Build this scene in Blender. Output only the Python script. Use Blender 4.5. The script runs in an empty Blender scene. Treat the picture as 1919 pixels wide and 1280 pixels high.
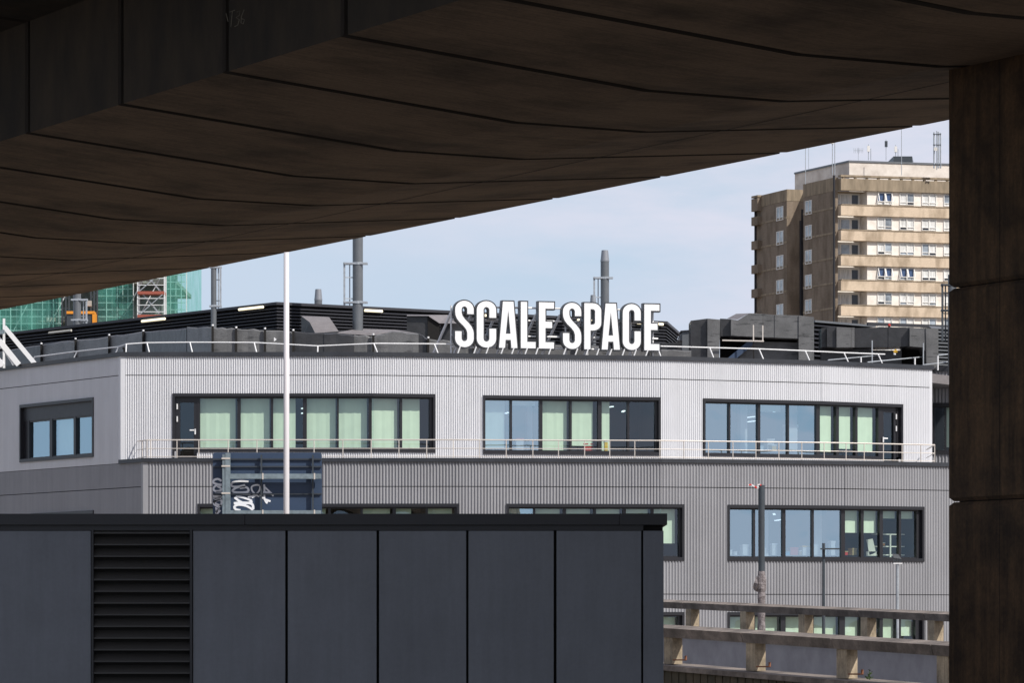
import bpy, math, random
from mathutils import Vector, Matrix
random.seed(7)
C = bpy.context.scene
col = C.collection
F = 7500.0      # focal length in photo pixels (photo is 1919 wide)
HZ = 1170.0     # horizon row of the photo
CZ = 6.0        # camera height
# ---------------------------------------------------------------- camera, world, sun
cam = bpy.data.cameras.new('camera'); cam.lens = 36.0*F/1919.0; cam.sensor_width = 36
cam.shift_y = (HZ-640)/1919.0; cam.clip_start = 0.5; cam.clip_end = 20000
co = bpy.data.objects.new('camera', cam); col.objects.link(co)
co.location = (0, 0, CZ); co.rotation_euler = (math.pi/2, 0, 0); C.camera = co
SUN_A = math.radians(48); SUN_E = math.radians(43)
sd = Vector((math.sin(SUN_A)*math.cos(SUN_E), -math.cos(SUN_A)*math.cos(SUN_E), math.sin(SUN_E)))
sl = bpy.data.lights.new('sun', 'SUN'); sl.energy = 4.4; sl.angle = math.radians(0.5); sl.color = (1.0, 0.955, 0.89)
so = bpy.data.objects.new('sun', sl); col.objects.link(so)
so.rotation_euler = (-sd).to_track_quat('-Z', 'Y').to_euler()
C.view_settings.view_transform = 'Standard'; C.view_settings.look = 'None'
C.view_settings.exposure = 0.0; C.view_settings.gamma = 1.0
w = bpy.data.worlds.new('World'); C.world = w; w.use_nodes = True
nt = w.node_tree; N = nt.nodes; L = nt.links
bg = N['Background']; sky = N.new('ShaderNodeTexSky'); sky.sky_type = 'NISHITA'; sky.sun_disc = False
sky.sun_elevation = SUN_E; sky.sun_rotation = math.pi-SUN_A; sky.air_density = 1.0; sky.dust_density = 0.6; sky.ozone_density = 1.6
tc = N.new('ShaderNodeTexCoord'); mp = N.new('ShaderNodeMapping'); mp.inputs['Scale'].default_value = (9, 9, 34)
mp.inputs['Location'].default_value = (3.1, 0, 1.4)
nz = N.new('ShaderNodeTexNoise'); nz.inputs['Scale'].default_value = 1.3; nz.inputs['Detail'].default_value = 6; nz.inputs['Roughness'].default_value = .55
L.new(tc.outputs['Generated'], mp.inputs['Vector']); L.new(mp.outputs[0], nz.inputs['Vector'])
cr = N.new('ShaderNodeMapRange'); cr.inputs[1].default_value = .34; cr.inputs[2].default_value = .58
L.new(nz.outputs['Fac'], cr.inputs[0])
# clouds gather higher up and to the right
sx = N.new('ShaderNodeSeparateXYZ'); L.new(tc.outputs['Generated'], sx.inputs[0])
m1 = N.new('ShaderNodeMath'); m1.operation = 'MULTIPLY_ADD'; m1.inputs[1].default_value = .45; L.new(sx.outputs['X'], m1.inputs[0]); L.new(sx.outputs['Z'], m1.inputs[2])
mr = N.new('ShaderNodeMapRange'); mr.inputs[1].default_value = .07; mr.inputs[2].default_value = .125; mr.inputs[3].default_value = .16; mr.inputs[4].default_value = 1.0
L.new(m1.outputs[0], mr.inputs[0])
mm = N.new('ShaderNodeMath'); mm.operation = 'MULTIPLY'; L.new(cr.outputs[0], mm.inputs[0]); L.new(mr.outputs[0], mm.inputs[1])
mx = N.new('ShaderNodeMix'); mx.data_type = 'RGBA'
tint = N.new('ShaderNodeMix'); tint.data_type = 'RGBA'; tint.blend_type = 'MULTIPLY'; tint.inputs[0].default_value = 1
tint.inputs[7].default_value = (.98, .96, 1.0, 1)
hz = N.new('ShaderNodeMapRange'); hz.inputs[1].default_value = .10; hz.inputs[2].default_value = .24; hz.inputs[3].default_value = 1.0; hz.inputs[4].default_value = 0
L.new(sx.outputs['Z'], hz.inputs[0]); hm = N.new('ShaderNodeMix'); hm.data_type = 'RGBA'; hm.inputs[7].default_value = (6.6, 8.1, 9.9, 1)
L.new(sky.outputs[0], tint.inputs[6]); L.new(tint.outputs[2], hm.inputs[6]); L.new(hz.outputs[0], hm.inputs[0])
L.new(mm.outputs[0], mx.inputs[0]); L.new(hm.outputs[2], mx.inputs[6])
mx.inputs[7].default_value = (8.9, 9.0, 10.4, 1)
L.new(mx.outputs[2], bg.inputs[0]); bg.inputs[1].default_value = 0.083

# ---------------------------------------------------------------- materials
def newmat(name):
    m = bpy.data.materials.new(name); m.use_nodes = True
    return m, m.node_tree.nodes, m.node_tree.links
def mat(name, c, rough=.6, metal=0., var=.0, vscale=3., bump=0., bscale=20., c2=None, stretch=(1,1,1), spec=.5):
    m, n, l = newmat(name); b = n['Principled BSDF']
    b.inputs['Base Color'].default_value = (*c, 1); b.inputs['Roughness'].default_value = rough; b.inputs['Metallic'].default_value = metal
    b.inputs['Specular IOR Level'].default_value = spec
    if var or c2 or bump:
        t = n.new('ShaderNodeTexCoord'); mpp = n.new('ShaderNodeMapping'); mpp.inputs['Scale'].default_value = stretch
        l.new(t.outputs['Object'], mpp.inputs[0])
    if var or c2:
        z = n.new('ShaderNodeTexNoise'); z.inputs['Scale'].default_value = vscale; z.inputs['Detail'].default_value = 7; z.inputs['Roughness'].default_value = .62
        l.new(mpp.outputs[0], z.inputs['Vector'])
        r = n.new('ShaderNodeValToRGB'); e = r.color_ramp.elements
        a = c2 if c2 else tuple(x*(1-var) for x in c)
        e[0].color = (*a, 1); e[0].position = .36; e[1].color = (*(c if c2 else tuple(min(1, x*(1+var)) for x in c)), 1); e[1].position = .64
        l.new(z.outputs['Fac'], r.inputs[0]); l.new(r.outputs[0], b.inputs['Base Color'])
    if bump:
        z2 = n.new('ShaderNodeTexNoise'); z2.inputs['Scale'].default_value = bscale; z2.inputs['Detail'].default_value = 6
        l.new(mpp.outputs[0], z2.inputs['Vector']); bp = n.new('ShaderNodeBump'); bp.inputs['Strength'].default_value = bump; bp.inputs['Distance'].default_value = .05
        l.new(z2.outputs['Fac'], bp.inputs['Height']); l.new(bp.outputs[0], b.inputs['Normal'])
    return m
def glass(name, tintc, fac, rough=.0, refl=(1,1,1)):
    m, n, l = newmat(name); n.remove(n['Principled BSDF']); o = n['Material Output']
    t = n.new('ShaderNodeBsdfTransparent'); t.inputs[0].default_value = (*tintc, 1)
    g = n.new('ShaderNodeBsdfGlossy'); g.inputs['Roughness'].default_value = rough; g.inputs[0].default_value = (*refl, 1)
    tc_ = n.new('ShaderNodeTexCoord'); z = n.new('ShaderNodeTexNoise'); z.inputs['Scale'].default_value = .7; z.inputs['Detail'].default_value = 1; l.new(tc_.outputs['Object'], z.inputs[0])
    bp = n.new('ShaderNodeBump'); bp.inputs['Strength'].default_value = .22; bp.inputs['Distance'].default_value = .05; l.new(z.outputs['Fac'], bp.inputs['Height']); l.new(bp.outputs[0], g.inputs['Normal'])
    x = n.new('ShaderNodeMixShader'); x.inputs[0].default_value = fac; l.new(t.outputs[0], x.inputs[1]); l.new(g.outputs[0], x.inputs[2]); l.new(x.outputs[0], o.inputs[0])
    return m
def emis(name, c, s):
    m, n, l = newmat(name); b = n['Principled BSDF']; b.inputs['Base Color'].default_value = (*c, 1)
    b.inputs['Emission Color'].default_value = (*c, 1); b.inputs['Emission Strength'].default_value = s
    return m
def brick(name, c1, c2, mortar, scale=1.0):
    m, n, l = newmat(name); b = n['Principled BSDF']; b.inputs['Roughness'].default_value = .9
    t = n.new('ShaderNodeTexCoord'); s = n.new('ShaderNodeSeparateXYZ'); l.new(t.outputs['Object'], s.inputs[0])
    ad = n.new('ShaderNodeMath'); ad.operation = 'ADD'; l.new(s.outputs[0], ad.inputs[0]); l.new(s.outputs[1], ad.inputs[1])
    cb = n.new('ShaderNodeCombineXYZ'); l.new(ad.outputs[0], cb.inputs[0]); l.new(s.outputs[2], cb.inputs[1])
    k = n.new('ShaderNodeTexBrick'); k.inputs['Scale'].default_value = scale; k.inputs['Brick Width'].default_value = .23; k.inputs['Row Height'].default_value = .08
    k.inputs['Mortar Size'].default_value = .012; k.inputs['Color1'].default_value = (*c1, 1); k.inputs['Color2'].default_value = (*c2, 1); k.inputs['Mortar'].default_value = (*mortar, 1)
    l.new(cb.outputs[0], k.inputs['Vector'])
    z = n.new('ShaderNodeTexNoise'); z.inputs['Scale'].default_value = .6; z.inputs['Detail'].default_value = 8
    mp_ = n.new('ShaderNodeMapping'); mp_.inputs['Scale'].default_value = (1.6, 1.6, .5); l.new(t.outputs['Object'], mp_.inputs[0]); l.new(mp_.outputs[0], z.inputs[0])
    r = n.new('ShaderNodeValToRGB'); r.color_ramp.elements[0].position = .33; r.color_ramp.elements[0].color = (.62, .6, .57, 1); r.color_ramp.elements[1].position = .55; r.color_ramp.elements[1].color = (1, 1, 1, 1)
    l.new(z.outputs['Fac'], r.inputs[0])
    mu = n.new('ShaderNodeMix'); mu.data_type = 'RGBA'; mu.blend_type = 'MULTIPLY'; mu.inputs[0].default_value = 1
    l.new(k.outputs['Color'], mu.inputs[6]); l.new(r.outputs[0], mu.inputs[7]); l.new(mu.outputs[2], b.inputs['Base Color'])
    return m
def conc(name, c, streak, patch, pscale=.5, sscale=2.5, stretch=(.12, 5, 1), dirt=(.35, .5), bump=.2, rough=.9, grain=.12):
    # patch: darkest factor of the big stains; streak: darkest factor of the fine streaks
    m, n, l = newmat(name); b = n['Principled BSDF']; b.inputs['Roughness'].default_value = rough
    t = n.new('ShaderNodeTexCoord')
    def layer(sc, st, lo, p0, p1, det=8, ro=.65):
        mp_ = n.new('ShaderNodeMapping'); mp_.inputs['Scale'].default_value = st; l.new(t.outputs['Object'], mp_.inputs[0])
        z = n.new('ShaderNodeTexNoise'); z.inputs['Scale'].default_value = sc; z.inputs['Detail'].default_value = det; z.inputs['Roughness'].default_value = ro; l.new(mp_.outputs[0], z.inputs['Vector'])
        r_ = n.new('ShaderNodeValToRGB'); r_.color_ramp.elements[0].position = p0; r_.color_ramp.elements[0].color = (lo, lo, lo, 1); r_.color_ramp.elements[1].position = p1; r_.color_ramp.elements[1].color = (1, 1, 1, 1)
        l.new(z.outputs['Fac'], r_.inputs[0]); return r_.outputs[0], z.outputs['Fac']
    a, _ = layer(pscale, (1, 1, 1), patch, dirt[0], dirt[1]+.08)
    s_, _ = layer(sscale, stretch, streak, .38, .62) if name != 'duct' else layer(sscale, stretch, streak, .36, .42)
    g_, gf = layer(22, (1, 1, 1), 1-grain*2, .3, .7)
    prev = None
    for k, o_ in enumerate((a, s_, g_)):
        mu = n.new('ShaderNodeMix'); mu.data_type = 'RGBA'; mu.blend_type = 'MULTIPLY'; mu.inputs[0].default_value = 1
        if prev is None: mu.inputs[6].default_value = (*c, 1)
        else: l.new(prev, mu.inputs[6])
        l.new(o_, mu.inputs[7]); prev = mu.outputs[2]
    l.new(prev, b.inputs['Base Color'])
    bp = n.new('ShaderNodeBump'); bp.inputs['Strength'].default_value = bump; bp.inputs['Distance'].default_value = .02; l.new(gf, bp.inputs['Height']); l.new(bp.outputs[0], b.inputs['Normal'])
    return m
M = {}
M['white_clad'] = conc('white_clad', (.67, .675, .70), .93, .95, pscale=.4, sscale=1.2, stretch=(2.2, 2.2, .12), grain=.01, bump=0, rough=.42)
M['grey_clad'] = conc('grey_clad', (.315, .315, .332), .90, .92, pscale=.4, sscale=1.2, stretch=(2.2, 2.2, .12), grain=.01, bump=0, rough=.45)
M['dark_trim'] = mat('dark_trim', (.030, .033, .040), .42, var=.15, vscale=2)
M['frame'] = mat('frame', (.018, .018, .022), .35)
M['back'] = mat('back', (.03, .03, .035), .8)
M['blind'] = mat('blind', (.76, .81, .68), .9, var=.03, vscale=2)
M['room'] = mat('room', (.05, .055, .065), .9)
M['glass'] = glass('glass', (.80, .89, .84), .10, refl=(.75, .88, 1.0))
M['glass_sky_tint'] = glass('glass_sky_tint', (.80, .90, .95), .54, refl=(.66, .88, 1.0))  # same glazing; sky reflection put in as stronger, blue-tinted gloss
M['concrete_u'] = conc('concrete_u', (.41, .275, .175), .76, .40, pscale=.55, sscale=3.4, stretch=(.12, 5.5, 1), grain=.16, bump=.1)
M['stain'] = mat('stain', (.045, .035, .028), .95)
M['concrete_p'] = conc('concrete_p', (.19, .102, .045), .50, .38, pscale=1.6, sscale=1.8, stretch=(4, 4, .35), dirt=(.38, .56), grain=.2, bump=.3)
M['concrete_web'] = mat('concrete_web', (.10, .08, .055), .9, c2=(.06, .045, .03), vscale=2, stretch=(1, 1, .4))
M['web'] = mat('web', (.055, .036, .020), .9, c2=(.022, .015, .009), vscale=1.6, stretch=(1, 1, .4))  # web and near wing: their lack of light put into a darker concrete
M['dark'] = mat('dark', (.012, .011, .010), .95)
M['panel'] = conc('panel', (.17, .180, .200), .90, .84, pscale=.8, sscale=3, stretch=(3, 3, .25), grain=.05, bump=.02, rough=.42)
M['cap'] = mat('cap', (.020, .020, .022), .5)
M['louvre'] = mat('louvre', (.040, .037, .033), .5)
M['white_steel'] = mat('white_steel', (.80, .80, .80), .4)
M['steel'] = mat('steel', (.66, .60, .54), .35, .15)
M['galv'] = mat('galv', (.42, .45, .48), .45, .4, var=.15, vscale=6)
M['flue'] = mat('flue', (.16, .17, .18), .38, .35, var=.06, vscale=2)
M['flue_cap'] = mat('flue_cap', (.30, .31, .33), .35, .4)
M['screen'] = mat('screen', (.028, .029, .036), .5)
M['duct'] = conc('duct', (.165, .165, .165), .42, .70, pscale=1.2, sscale=1.5, stretch=(.9, .9, 6.5), dirt=(.36, .5), grain=.12, bump=.6, rough=.36)
M['duct_dark'] = mat('duct_dark', (.034, .034, .036), .30, var=.2, vscale=1.5, bump=.4, bscale=3)
M['duct_top'] = mat('duct_top', (.19, .175, .175), .6, var=.1)
M['letter'] = mat('letter', (.88, .88, .89), .4, var=.02, vscale=.8)
M['letter_side'] = mat('letter_side', (.035, .04, .045), .4)
M['tube_light'] = emis('tube_light', (1.0, .88, .62), 1.15)
M['lamp_off'] = mat('lamp_off', (.65, .63, .55), .5)
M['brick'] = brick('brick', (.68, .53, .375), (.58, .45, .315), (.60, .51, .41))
M['brick_shaded'] = brick('brick_shaded', (.26, .20, .145), (.215, .165, .12), (.21, .17, .13))  # the same brick with the side walls' shade put into its colour
M['conc_tower'] = mat('conc_tower', (.34, .27, .19), .9, c2=(.20, .16, .11), vscale=.8, stretch=(2, 2, .35))
M['cream'] = mat('cream', (.80, .73, .65), .8, c2=(.60, .53, .46), vscale=.7)
M['white_frame'] = mat('white_frame', (.78, .76, .72), .5)
M['white_infill'] = mat('white_infill', (.88, .82, .75), .7, c2=(.72, .65, .57), vscale=1.1)
M['twin_glass'] = mat('twin_glass', (.30, .34, .38), .08, var=.5, vscale=.55, spec=.8)
M['curtain'] = mat('curtain', (.66, .66, .64), .8, var=.25, vscale=2.5, stretch=(3, 3, .3))
M['shade_glass'] = mat('shade_glass', (.42, .48, .52), .1, var=.3, vscale=.9, spec=.8)
M['twin_dark'] = mat('twin_dark', (.03, .035, .045), .15)
M['twin_blue'] = mat('twin_blue', (.06, .10, .20), .1)
M['drain'] = mat('drain', (.02, .02, .025), .7)
M['rail_conc'] = conc('rail_conc', (.33, .275, .235), .7, .45, pscale=.9, sscale=2, stretch=(1, 1, 2), dirt=(.40, .55), grain=.15)
M['post_conc'] = conc('post_conc', (.56, .45, .31), .7, .5, pscale=1.7, sscale=3, stretch=(3, 3, .5), dirt=(.34, .48), grain=.15)
M['plinth'] = mat('plinth', (.36, .33, .33), .85, var=.12, vscale=1.2)
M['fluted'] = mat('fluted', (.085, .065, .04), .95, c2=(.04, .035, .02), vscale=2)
M['asphalt'] = mat('asphalt', (.055, .053, .05), .95, var=.2, vscale=4)
M['ground'] = mat('ground', (.19, .155, .115), .95, var=.25, vscale=.12)
M['pole_white'] = mat('pole_white', (.66, .63, .64), .35)
M['pole_dark'] = mat('pole_dark', (.045, .055, .065), .45, var=.1, vscale=5)
M['wrap'] = mat('wrap', (.27, .24, .24), .7, c2=(.12, .10, .10), vscale=9, bump=.8, bscale=14)
M['sign_back'] = mat('sign_back', (.032, .056, .105), .5, var=.06, vscale=2)
M['sign_steel'] = mat('sign_steel', (.20, .25, .28), .5, .2, var=.2, vscale=6)
M['sign_rail'] = mat('sign_rail', (.055, .065, .08), .4, .3)
M['spray'] = mat('spray', (.85, .86, .9), .7)
M['orange'] = mat('orange', (.75, .28, .02), .6)
M['red'] = mat('red', (.50, .03, .02), .6)
M['redplank'] = mat('redplank', (.33, .09, .06), .8)
M['yellow'] = mat('yellow', (.75, .45, .04), .6)
M['blue'] = mat('blue', (.02, .35, .6), .6)
M['cardboard'] = mat('cardboard', (.45, .33, .18), .9)
M['scaf'] = mat('scaf', (.72, .74, .74), .45, .1)
M['scaf_dark'] = mat('scaf_dark', (.06, .07, .08), .5, .3)
M['slab'] = mat('slab', (.42, .39, .35), .9, var=.2, vscale=.5)
M['slabwall'] = mat('slabwall', (.34, .35, .34), .9, c2=(.09, .10, .10), vscale=.35)
M['weed'] = mat('weed', (.06, .10, .03), .9)
M['rust'] = mat('rust', (.25, .10, .05), .9)
# green debris netting
m, n, l = newmat('net'); n.remove(n['Principled BSDF']); o = n['Material Output']
d = n.new('ShaderNodeBsdfDiffuse'); d.inputs[0].default_value = (.15, .52, .43, 1); t2 = n.new('ShaderNodeBsdfTranslucent'); t2.inputs[0].default_value = (.15, .52, .43, 1)
a = n.new('ShaderNodeMixShader'); a.inputs[0].default_value = .35; l.new(d.outputs[0], a.inputs[1]); l.new(t2.outputs[0], a.inputs[2])
tr = n.new('ShaderNodeBsdfTransparent'); tr.inputs[0].default_value = (.75, .95, .9, 1); b2 = n.new('ShaderNodeMixShader'); z = n.new('ShaderNodeTexNoise'); z.inputs['Scale'].default_value = .5
tcx = n.new('ShaderNodeTexCoord'); l.new(tcx.outputs['Object'], z.inputs[0]); mr_ = n.new('ShaderNodeMapRange'); mr_.inputs[1].default_value = .35; mr_.inputs[2].default_value = .65; mr_.inputs[3].default_value = .22; mr_.inputs[4].default_value = .50
l.new(z.outputs['Fac'], mr_.inputs[0]); l.new(mr_.outputs[0], b2.inputs[0]); l.new(tr.outputs[0], b2.inputs[1]); l.new(a.outputs[0], b2.inputs[2]); l.new(b2.outputs[0], o.inputs[0]); M['net'] = m
# red and white tape
m, n, l = newmat('tape'); b = n['Principled BSDF']; wv = n.new('ShaderNodeTexWave'); wv.inputs['Scale'].default_value = 1.6; tcx = n.new('ShaderNodeTexCoord'); l.new(tcx.outputs['Object'], wv.inputs[0])
r = n.new('ShaderNodeValToRGB'); r.color_ramp.interpolation = 'CONSTANT'; r.color_ramp.elements[0].color = (.7, .04, .03, 1); r.color_ramp.elements[1].position = .5; r.color_ramp.elements[1].color = (.85, .85, .85, 1)
l.new(wv.outputs[0], r.inputs[0]); l.new(r.outputs[0], b.inputs['Base Color']); M['tape'] = m

# ---------------------------------------------------------------- mesh helpers
def tag(o, label=None, cat=None, group=None, kind=None):
    if label: o['label'] = label
    if cat: o['category'] = cat
    if group: o['group'] = group
    if kind: o['kind'] = kind
    return o
def empty(name, loc, label, cat, group=None):
    o = bpy.data.objects.new(name, None); col.objects.link(o); o.location = loc; o.empty_display_size = .2
    return tag(o, label, cat, group)
class MB:
    def __init__(s): s.v = []; s.f = []
    def add(s, vs, fs):
        k = len(s.v); s.v += [tuple(p) for p in vs]; s.f += [tuple(i+k for i in f) for f in fs]; return s
    def quad(s, a, b, c, d): return s.add([a, b, c, d], [(0, 1, 2, 3)])
    def prism(s, bot, top):
        n = len(bot); fs = [tuple(range(n-1, -1, -1)), tuple(range(n, 2*n))]
        for i in range(n): j = (i+1) % n; fs.append((i, j, n+j, n+i))
        return s.add(list(bot)+list(top), fs)
    def box(s, x0, x1, y0, y1, z0, z1):
        b_ = [(x0, y0), (x1, y0), (x1, y1), (x0, y1)]
        return s.prism([(x, y, z0) for x, y in b_], [(x, y, z1) for x, y in b_])
    def obox(s, c, d, lx, ly, z0, z1):   # centre (x,y), direction d (unit 2D), length along d, thickness across
        n = (-d[1], d[0]); p = []
        for a, b_ in ((-1, -1), (1, -1), (1, 1), (-1, 1)):
            p.append((c[0]+d[0]*a*lx/2+n[0]*b_*ly/2, c[1]+d[1]*a*lx/2+n[1]*b_*ly/2))
        return s.prism([(x, y, z0) for x, y in p], [(x, y, z1) for x, y in p])
    def tube(s, p0, p1, r0, r1=None, n=8, cap=True):
        r1 = r0 if r1 is None else r1; p0 = Vector(p0); p1 = Vector(p1); dd = (p1-p0).normalized()
        a = Vector((0, 0, 1)) if abs(dd.z) < .9 else Vector((1, 0, 0)); e1 = dd.cross(a).normalized(); e2 = dd.cross(e1)
        vs = []
        for P, r in ((p0, r0), (p1, r1)):
            for i in range(n): t = 2*math.pi*i/n; vs.append(P+e1*(r*math.cos(t))+e2*(r*math.sin(t)))
        fs = [(i, (i+1) % n, n+(i+1) % n, n+i) for i in range(n)]
        if cap: fs += [tuple(range(n-1, -1, -1)), tuple(range(n, 2*n))]
        return s.add(vs, fs)
    def bar(s, p0, p1, wd, h=None):  # square bar between 2 points
        h = h or wd; p0 = Vector(p0); p1 = Vector(p1); dd = (p1-p0).normalized(); a = Vector((0, 0, 1)) if abs(dd.z) < .95 else Vector((0, 1, 0))
        e1 = dd.cross(a).normalized()*wd/2; e2 = dd.cross(e1).normalized()*h/2
        return s.prism([p0-e1-e2, p0+e1-e2, p0+e1+e2, p0-e1+e2], [p1-e1-e2, p1+e1-e2, p1+e1+e2, p1-e1+e2])
    def build(s, name, m_, parent=None, smooth=False, rel=True, recalc=True):
        me = bpy.data.meshes.new(name)
        off = Vector((0, 0, 0))
        pr = parent
        while pr: off += pr.location; pr = pr.parent
        me.from_pydata([tuple(Vector(p)-off) if rel else p for p in s.v], [], s.f)
        import bmesh
        if recalc:
            bm = bmesh.new(); bm.from_mesh(me); bmesh.ops.recalc_face_normals(bm, faces=bm.faces); bm.to_mesh(me); bm.free()
        if smooth:
            me.shade_smooth()
        me.materials.append(M[m_] if isinstance(m_, str) else m_)
        o = bpy.data.objects.new(name, me); col.objects.link(o)
        if parent: o.parent = parent
        return o
def W(px, py, Y): return Vector(((px-960)/F*Y, Y, CZ+(HZ-py)/F*Y))
def ZZ(py, Y): return CZ+(HZ-py)/F*Y

class Poly:   # wall plan line given by points; left to right as seen from outside
    def __init__(s, pts):
        s.p = [Vector(q) for q in pts]; s.s = [0.]
        for i in range(1, len(s.p)): s.s.append(s.s[-1]+(s.p[i]-s.p[i-1]).length)
        s.d = [(s.p[i+1]-s.p[i]).normalized() for i in range(len(s.p)-1)]
    @staticmethod
    def px(lst): return Poly([((x-960)/F*Y, Y) for x, Y in lst])
    def sp(s, px):
        r = (px-960)/F
        best = None
        for i in range(len(s.d)):
            a = s.p[i]; dd = s.d[i]; den = dd.x-r*dd.y
            if abs(den) < 1e-9: continue
            t = (r*a.y-a.x)/den
            if -1e-6 <= t <= s.s[i+1]-s.s[i]+1e-6: return s.s[i]+t
            if i == len(s.d)-1 and t > 0: best = s.s[i]+t
            if i == 0 and t < 0 and best is None: best = t
        return best
    def seg(s, q):
        for i in range(len(s.d)-1):
            if q < s.s[i+1]: return i
        return len(s.d)-1
    def pt(s, q, o=0., i=None):
        i = s.seg(q) if i is None else i
        dd = s.d[i]; nn = Vector((dd.y, -dd.x)); P = s.p[i]+dd*(q-s.s[i])+nn*o
        return P
    def mit(s, q, o):
        for k in range(1, len(s.p)-1):
            if abs(q-s.s[k]) < 1e-6:
                n1 = Vector((s.d[k-1].y, -s.d[k-1].x)); n2 = Vector((s.d[k].y, -s.d[k].x)); m_ = (n1+n2).normalized()
                return s.p[k]+m_*(o/max(.2, m_.dot(n1)))
        return s.pt(q, o)
    def cuts(s, a, b): return [a]+[x for x in s.s[1:-1] if a+1e-6 < x < b-1e-6]+[b]
    def band(s, mb, a, b, o0, o1, z0, z1):   # solid following the wall
        cs = s.cuts(a, b); vs = []; fs = []
        for q in cs:
            A = s.mit(q, o0); B = s.mit(q, o1)
            vs += [(A.x, A.y, z0), (B.x, B.y, z0), (B.x, B.y, z1), (A.x, A.y, z1)]
        n = len(cs)
        for i in range(n-1):
            for j in range(4):
                k = (j+1) % 4; fs.append((4*i+j, 4*i+k, 4*i+4+k, 4*i+4+j))
        fs += [(0, 1, 2, 3), (4*n-4, 4*n-1, 4*n-2, 4*n-3)]
        return mb.add(vs, fs)
    def corr(s, mb, a, b, z0, z1, pitch, amp, off=.0):
        cs = s.cuts(a, b)
        for c0, c1 in zip(cs[:-1], cs[1:]):
            i = s.seg((c0+c1)/2); st = pitch/8; nr = max(1, math.ceil((z1-z0)/.8)); k = math.ceil((c0+1e-5)/st); ss = [c0]
            while k*st < c1-1e-5: ss.append(k*st); k += 1
            ss.append(c1); vs = []
            for q in ss:
                h = .5+.5*max(-1, min(1, 1.35*math.cos(2*math.pi*q/pitch))); P = s.pt(q, off+amp*h, i); vs += [(P.x, P.y, z0+(z1-z0)*t_/nr) for t_ in range(nr+1)]
            m1_ = nr+1; mb.add(vs, [(m1_*j+t_, m1_*(j+1)+t_, m1_*(j+1)+t_+1, m1_*j+t_+1) for j in range(len(ss)-1) for t_ in range(nr)])
        return mb

# ---------------------------------------------------------------- ground
g = MB(); g.quad((-4000, -3000, 0), (4000, -3000, 0), (4000, 9000, 0), (-4000, 9000, 0))
tag(g.build('ground', 'ground'), kind='structure')
g = MB(); g.quad((-60, -40, .004), (60, -40, .004), (60, 75, .004), (-60, 75, .004)); tag(g.build('road', 'asphalt'), kind='structure')

# ---------------------------------------------------------------- main office building
bld = empty('office_building', (0, 170, 0), 'long curved office block clad in white over grey corrugated metal with dark window bands', 'building')
UP = Poly.px([(-420, 190.), (228, 160.), (700, 160.), (1238, 162.4), (1539, 165.2), (1746, 168.4)])
# lower face shares the plane of the left side up to its own corner
C0 = UP.p[1]; dl = UP.d[0]
tt = ((270-960)/F*C0.y-C0.x)/(dl.x-(270-960)/F*dl.y); cl = C0+dl*tt
LO = Poly([tuple(UP.p[0]), tuple(cl)]+[((x-960)/F*Y, Y) for x, Y in [(860, 158.2), (1240, 158.9), (1583, 160.9), (2500, 171.)]])
zy = lambda y: CZ+(HZ-y)*160/F
zl = lambda y: CZ+(HZ-y)*158.4/F
Z_CAP1, Z_CAP0 = zy(660), zy(668); Z_J = zy(703.5); Z_DECK = zl(859); Z_DC0 = zl(866.5)
Z_LJ = zl(912.5); Z_LJ2 = zl(1114)
G = .03
def piecewise(mbs, P, a, b, z0, z1, ops, joints, fn):
    # openings: (s0,s1,z0,z1); fills the rest with rectangles; columns cut at opening sides
    joints = sorted(joints)
    xs = sorted(set([a, b]+[v for o_ in ops for v in o_[:2] if a < v < b]))
    zs0 = [z0]+[j for j in joints if z0 < j < z1]+[z1]
    for x0, x1 in zip(xs[:-1], xs[1:]):
        mid = (x0+x1)/2; oo = [o_ for o_ in ops if o_[0] < mid < o_[1]]
        iv = [(z0, z1)]
        for o_ in oo:
            nv = []
            for p, q in iv:
                if o_[3] <= p or o_[2] >= q: nv.append((p, q)); continue
                if o_[2] > p: nv.append((p, o_[2]))
                if o_[3] < q: nv.append((o_[3], q))
            iv = nv
        for p, q in iv:
            cz = [p]+[j for j in joints if p < j < q]+[q]
            for k in range(len(cz)-1):
                lo = cz[k]+(G/2 if k > 0 else 0); hi = cz[k+1]-(G/2 if k < len(cz)-2 else 0)
                fn(x0, x1, lo, hi)
ops_up = []; ops_lo = []
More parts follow.
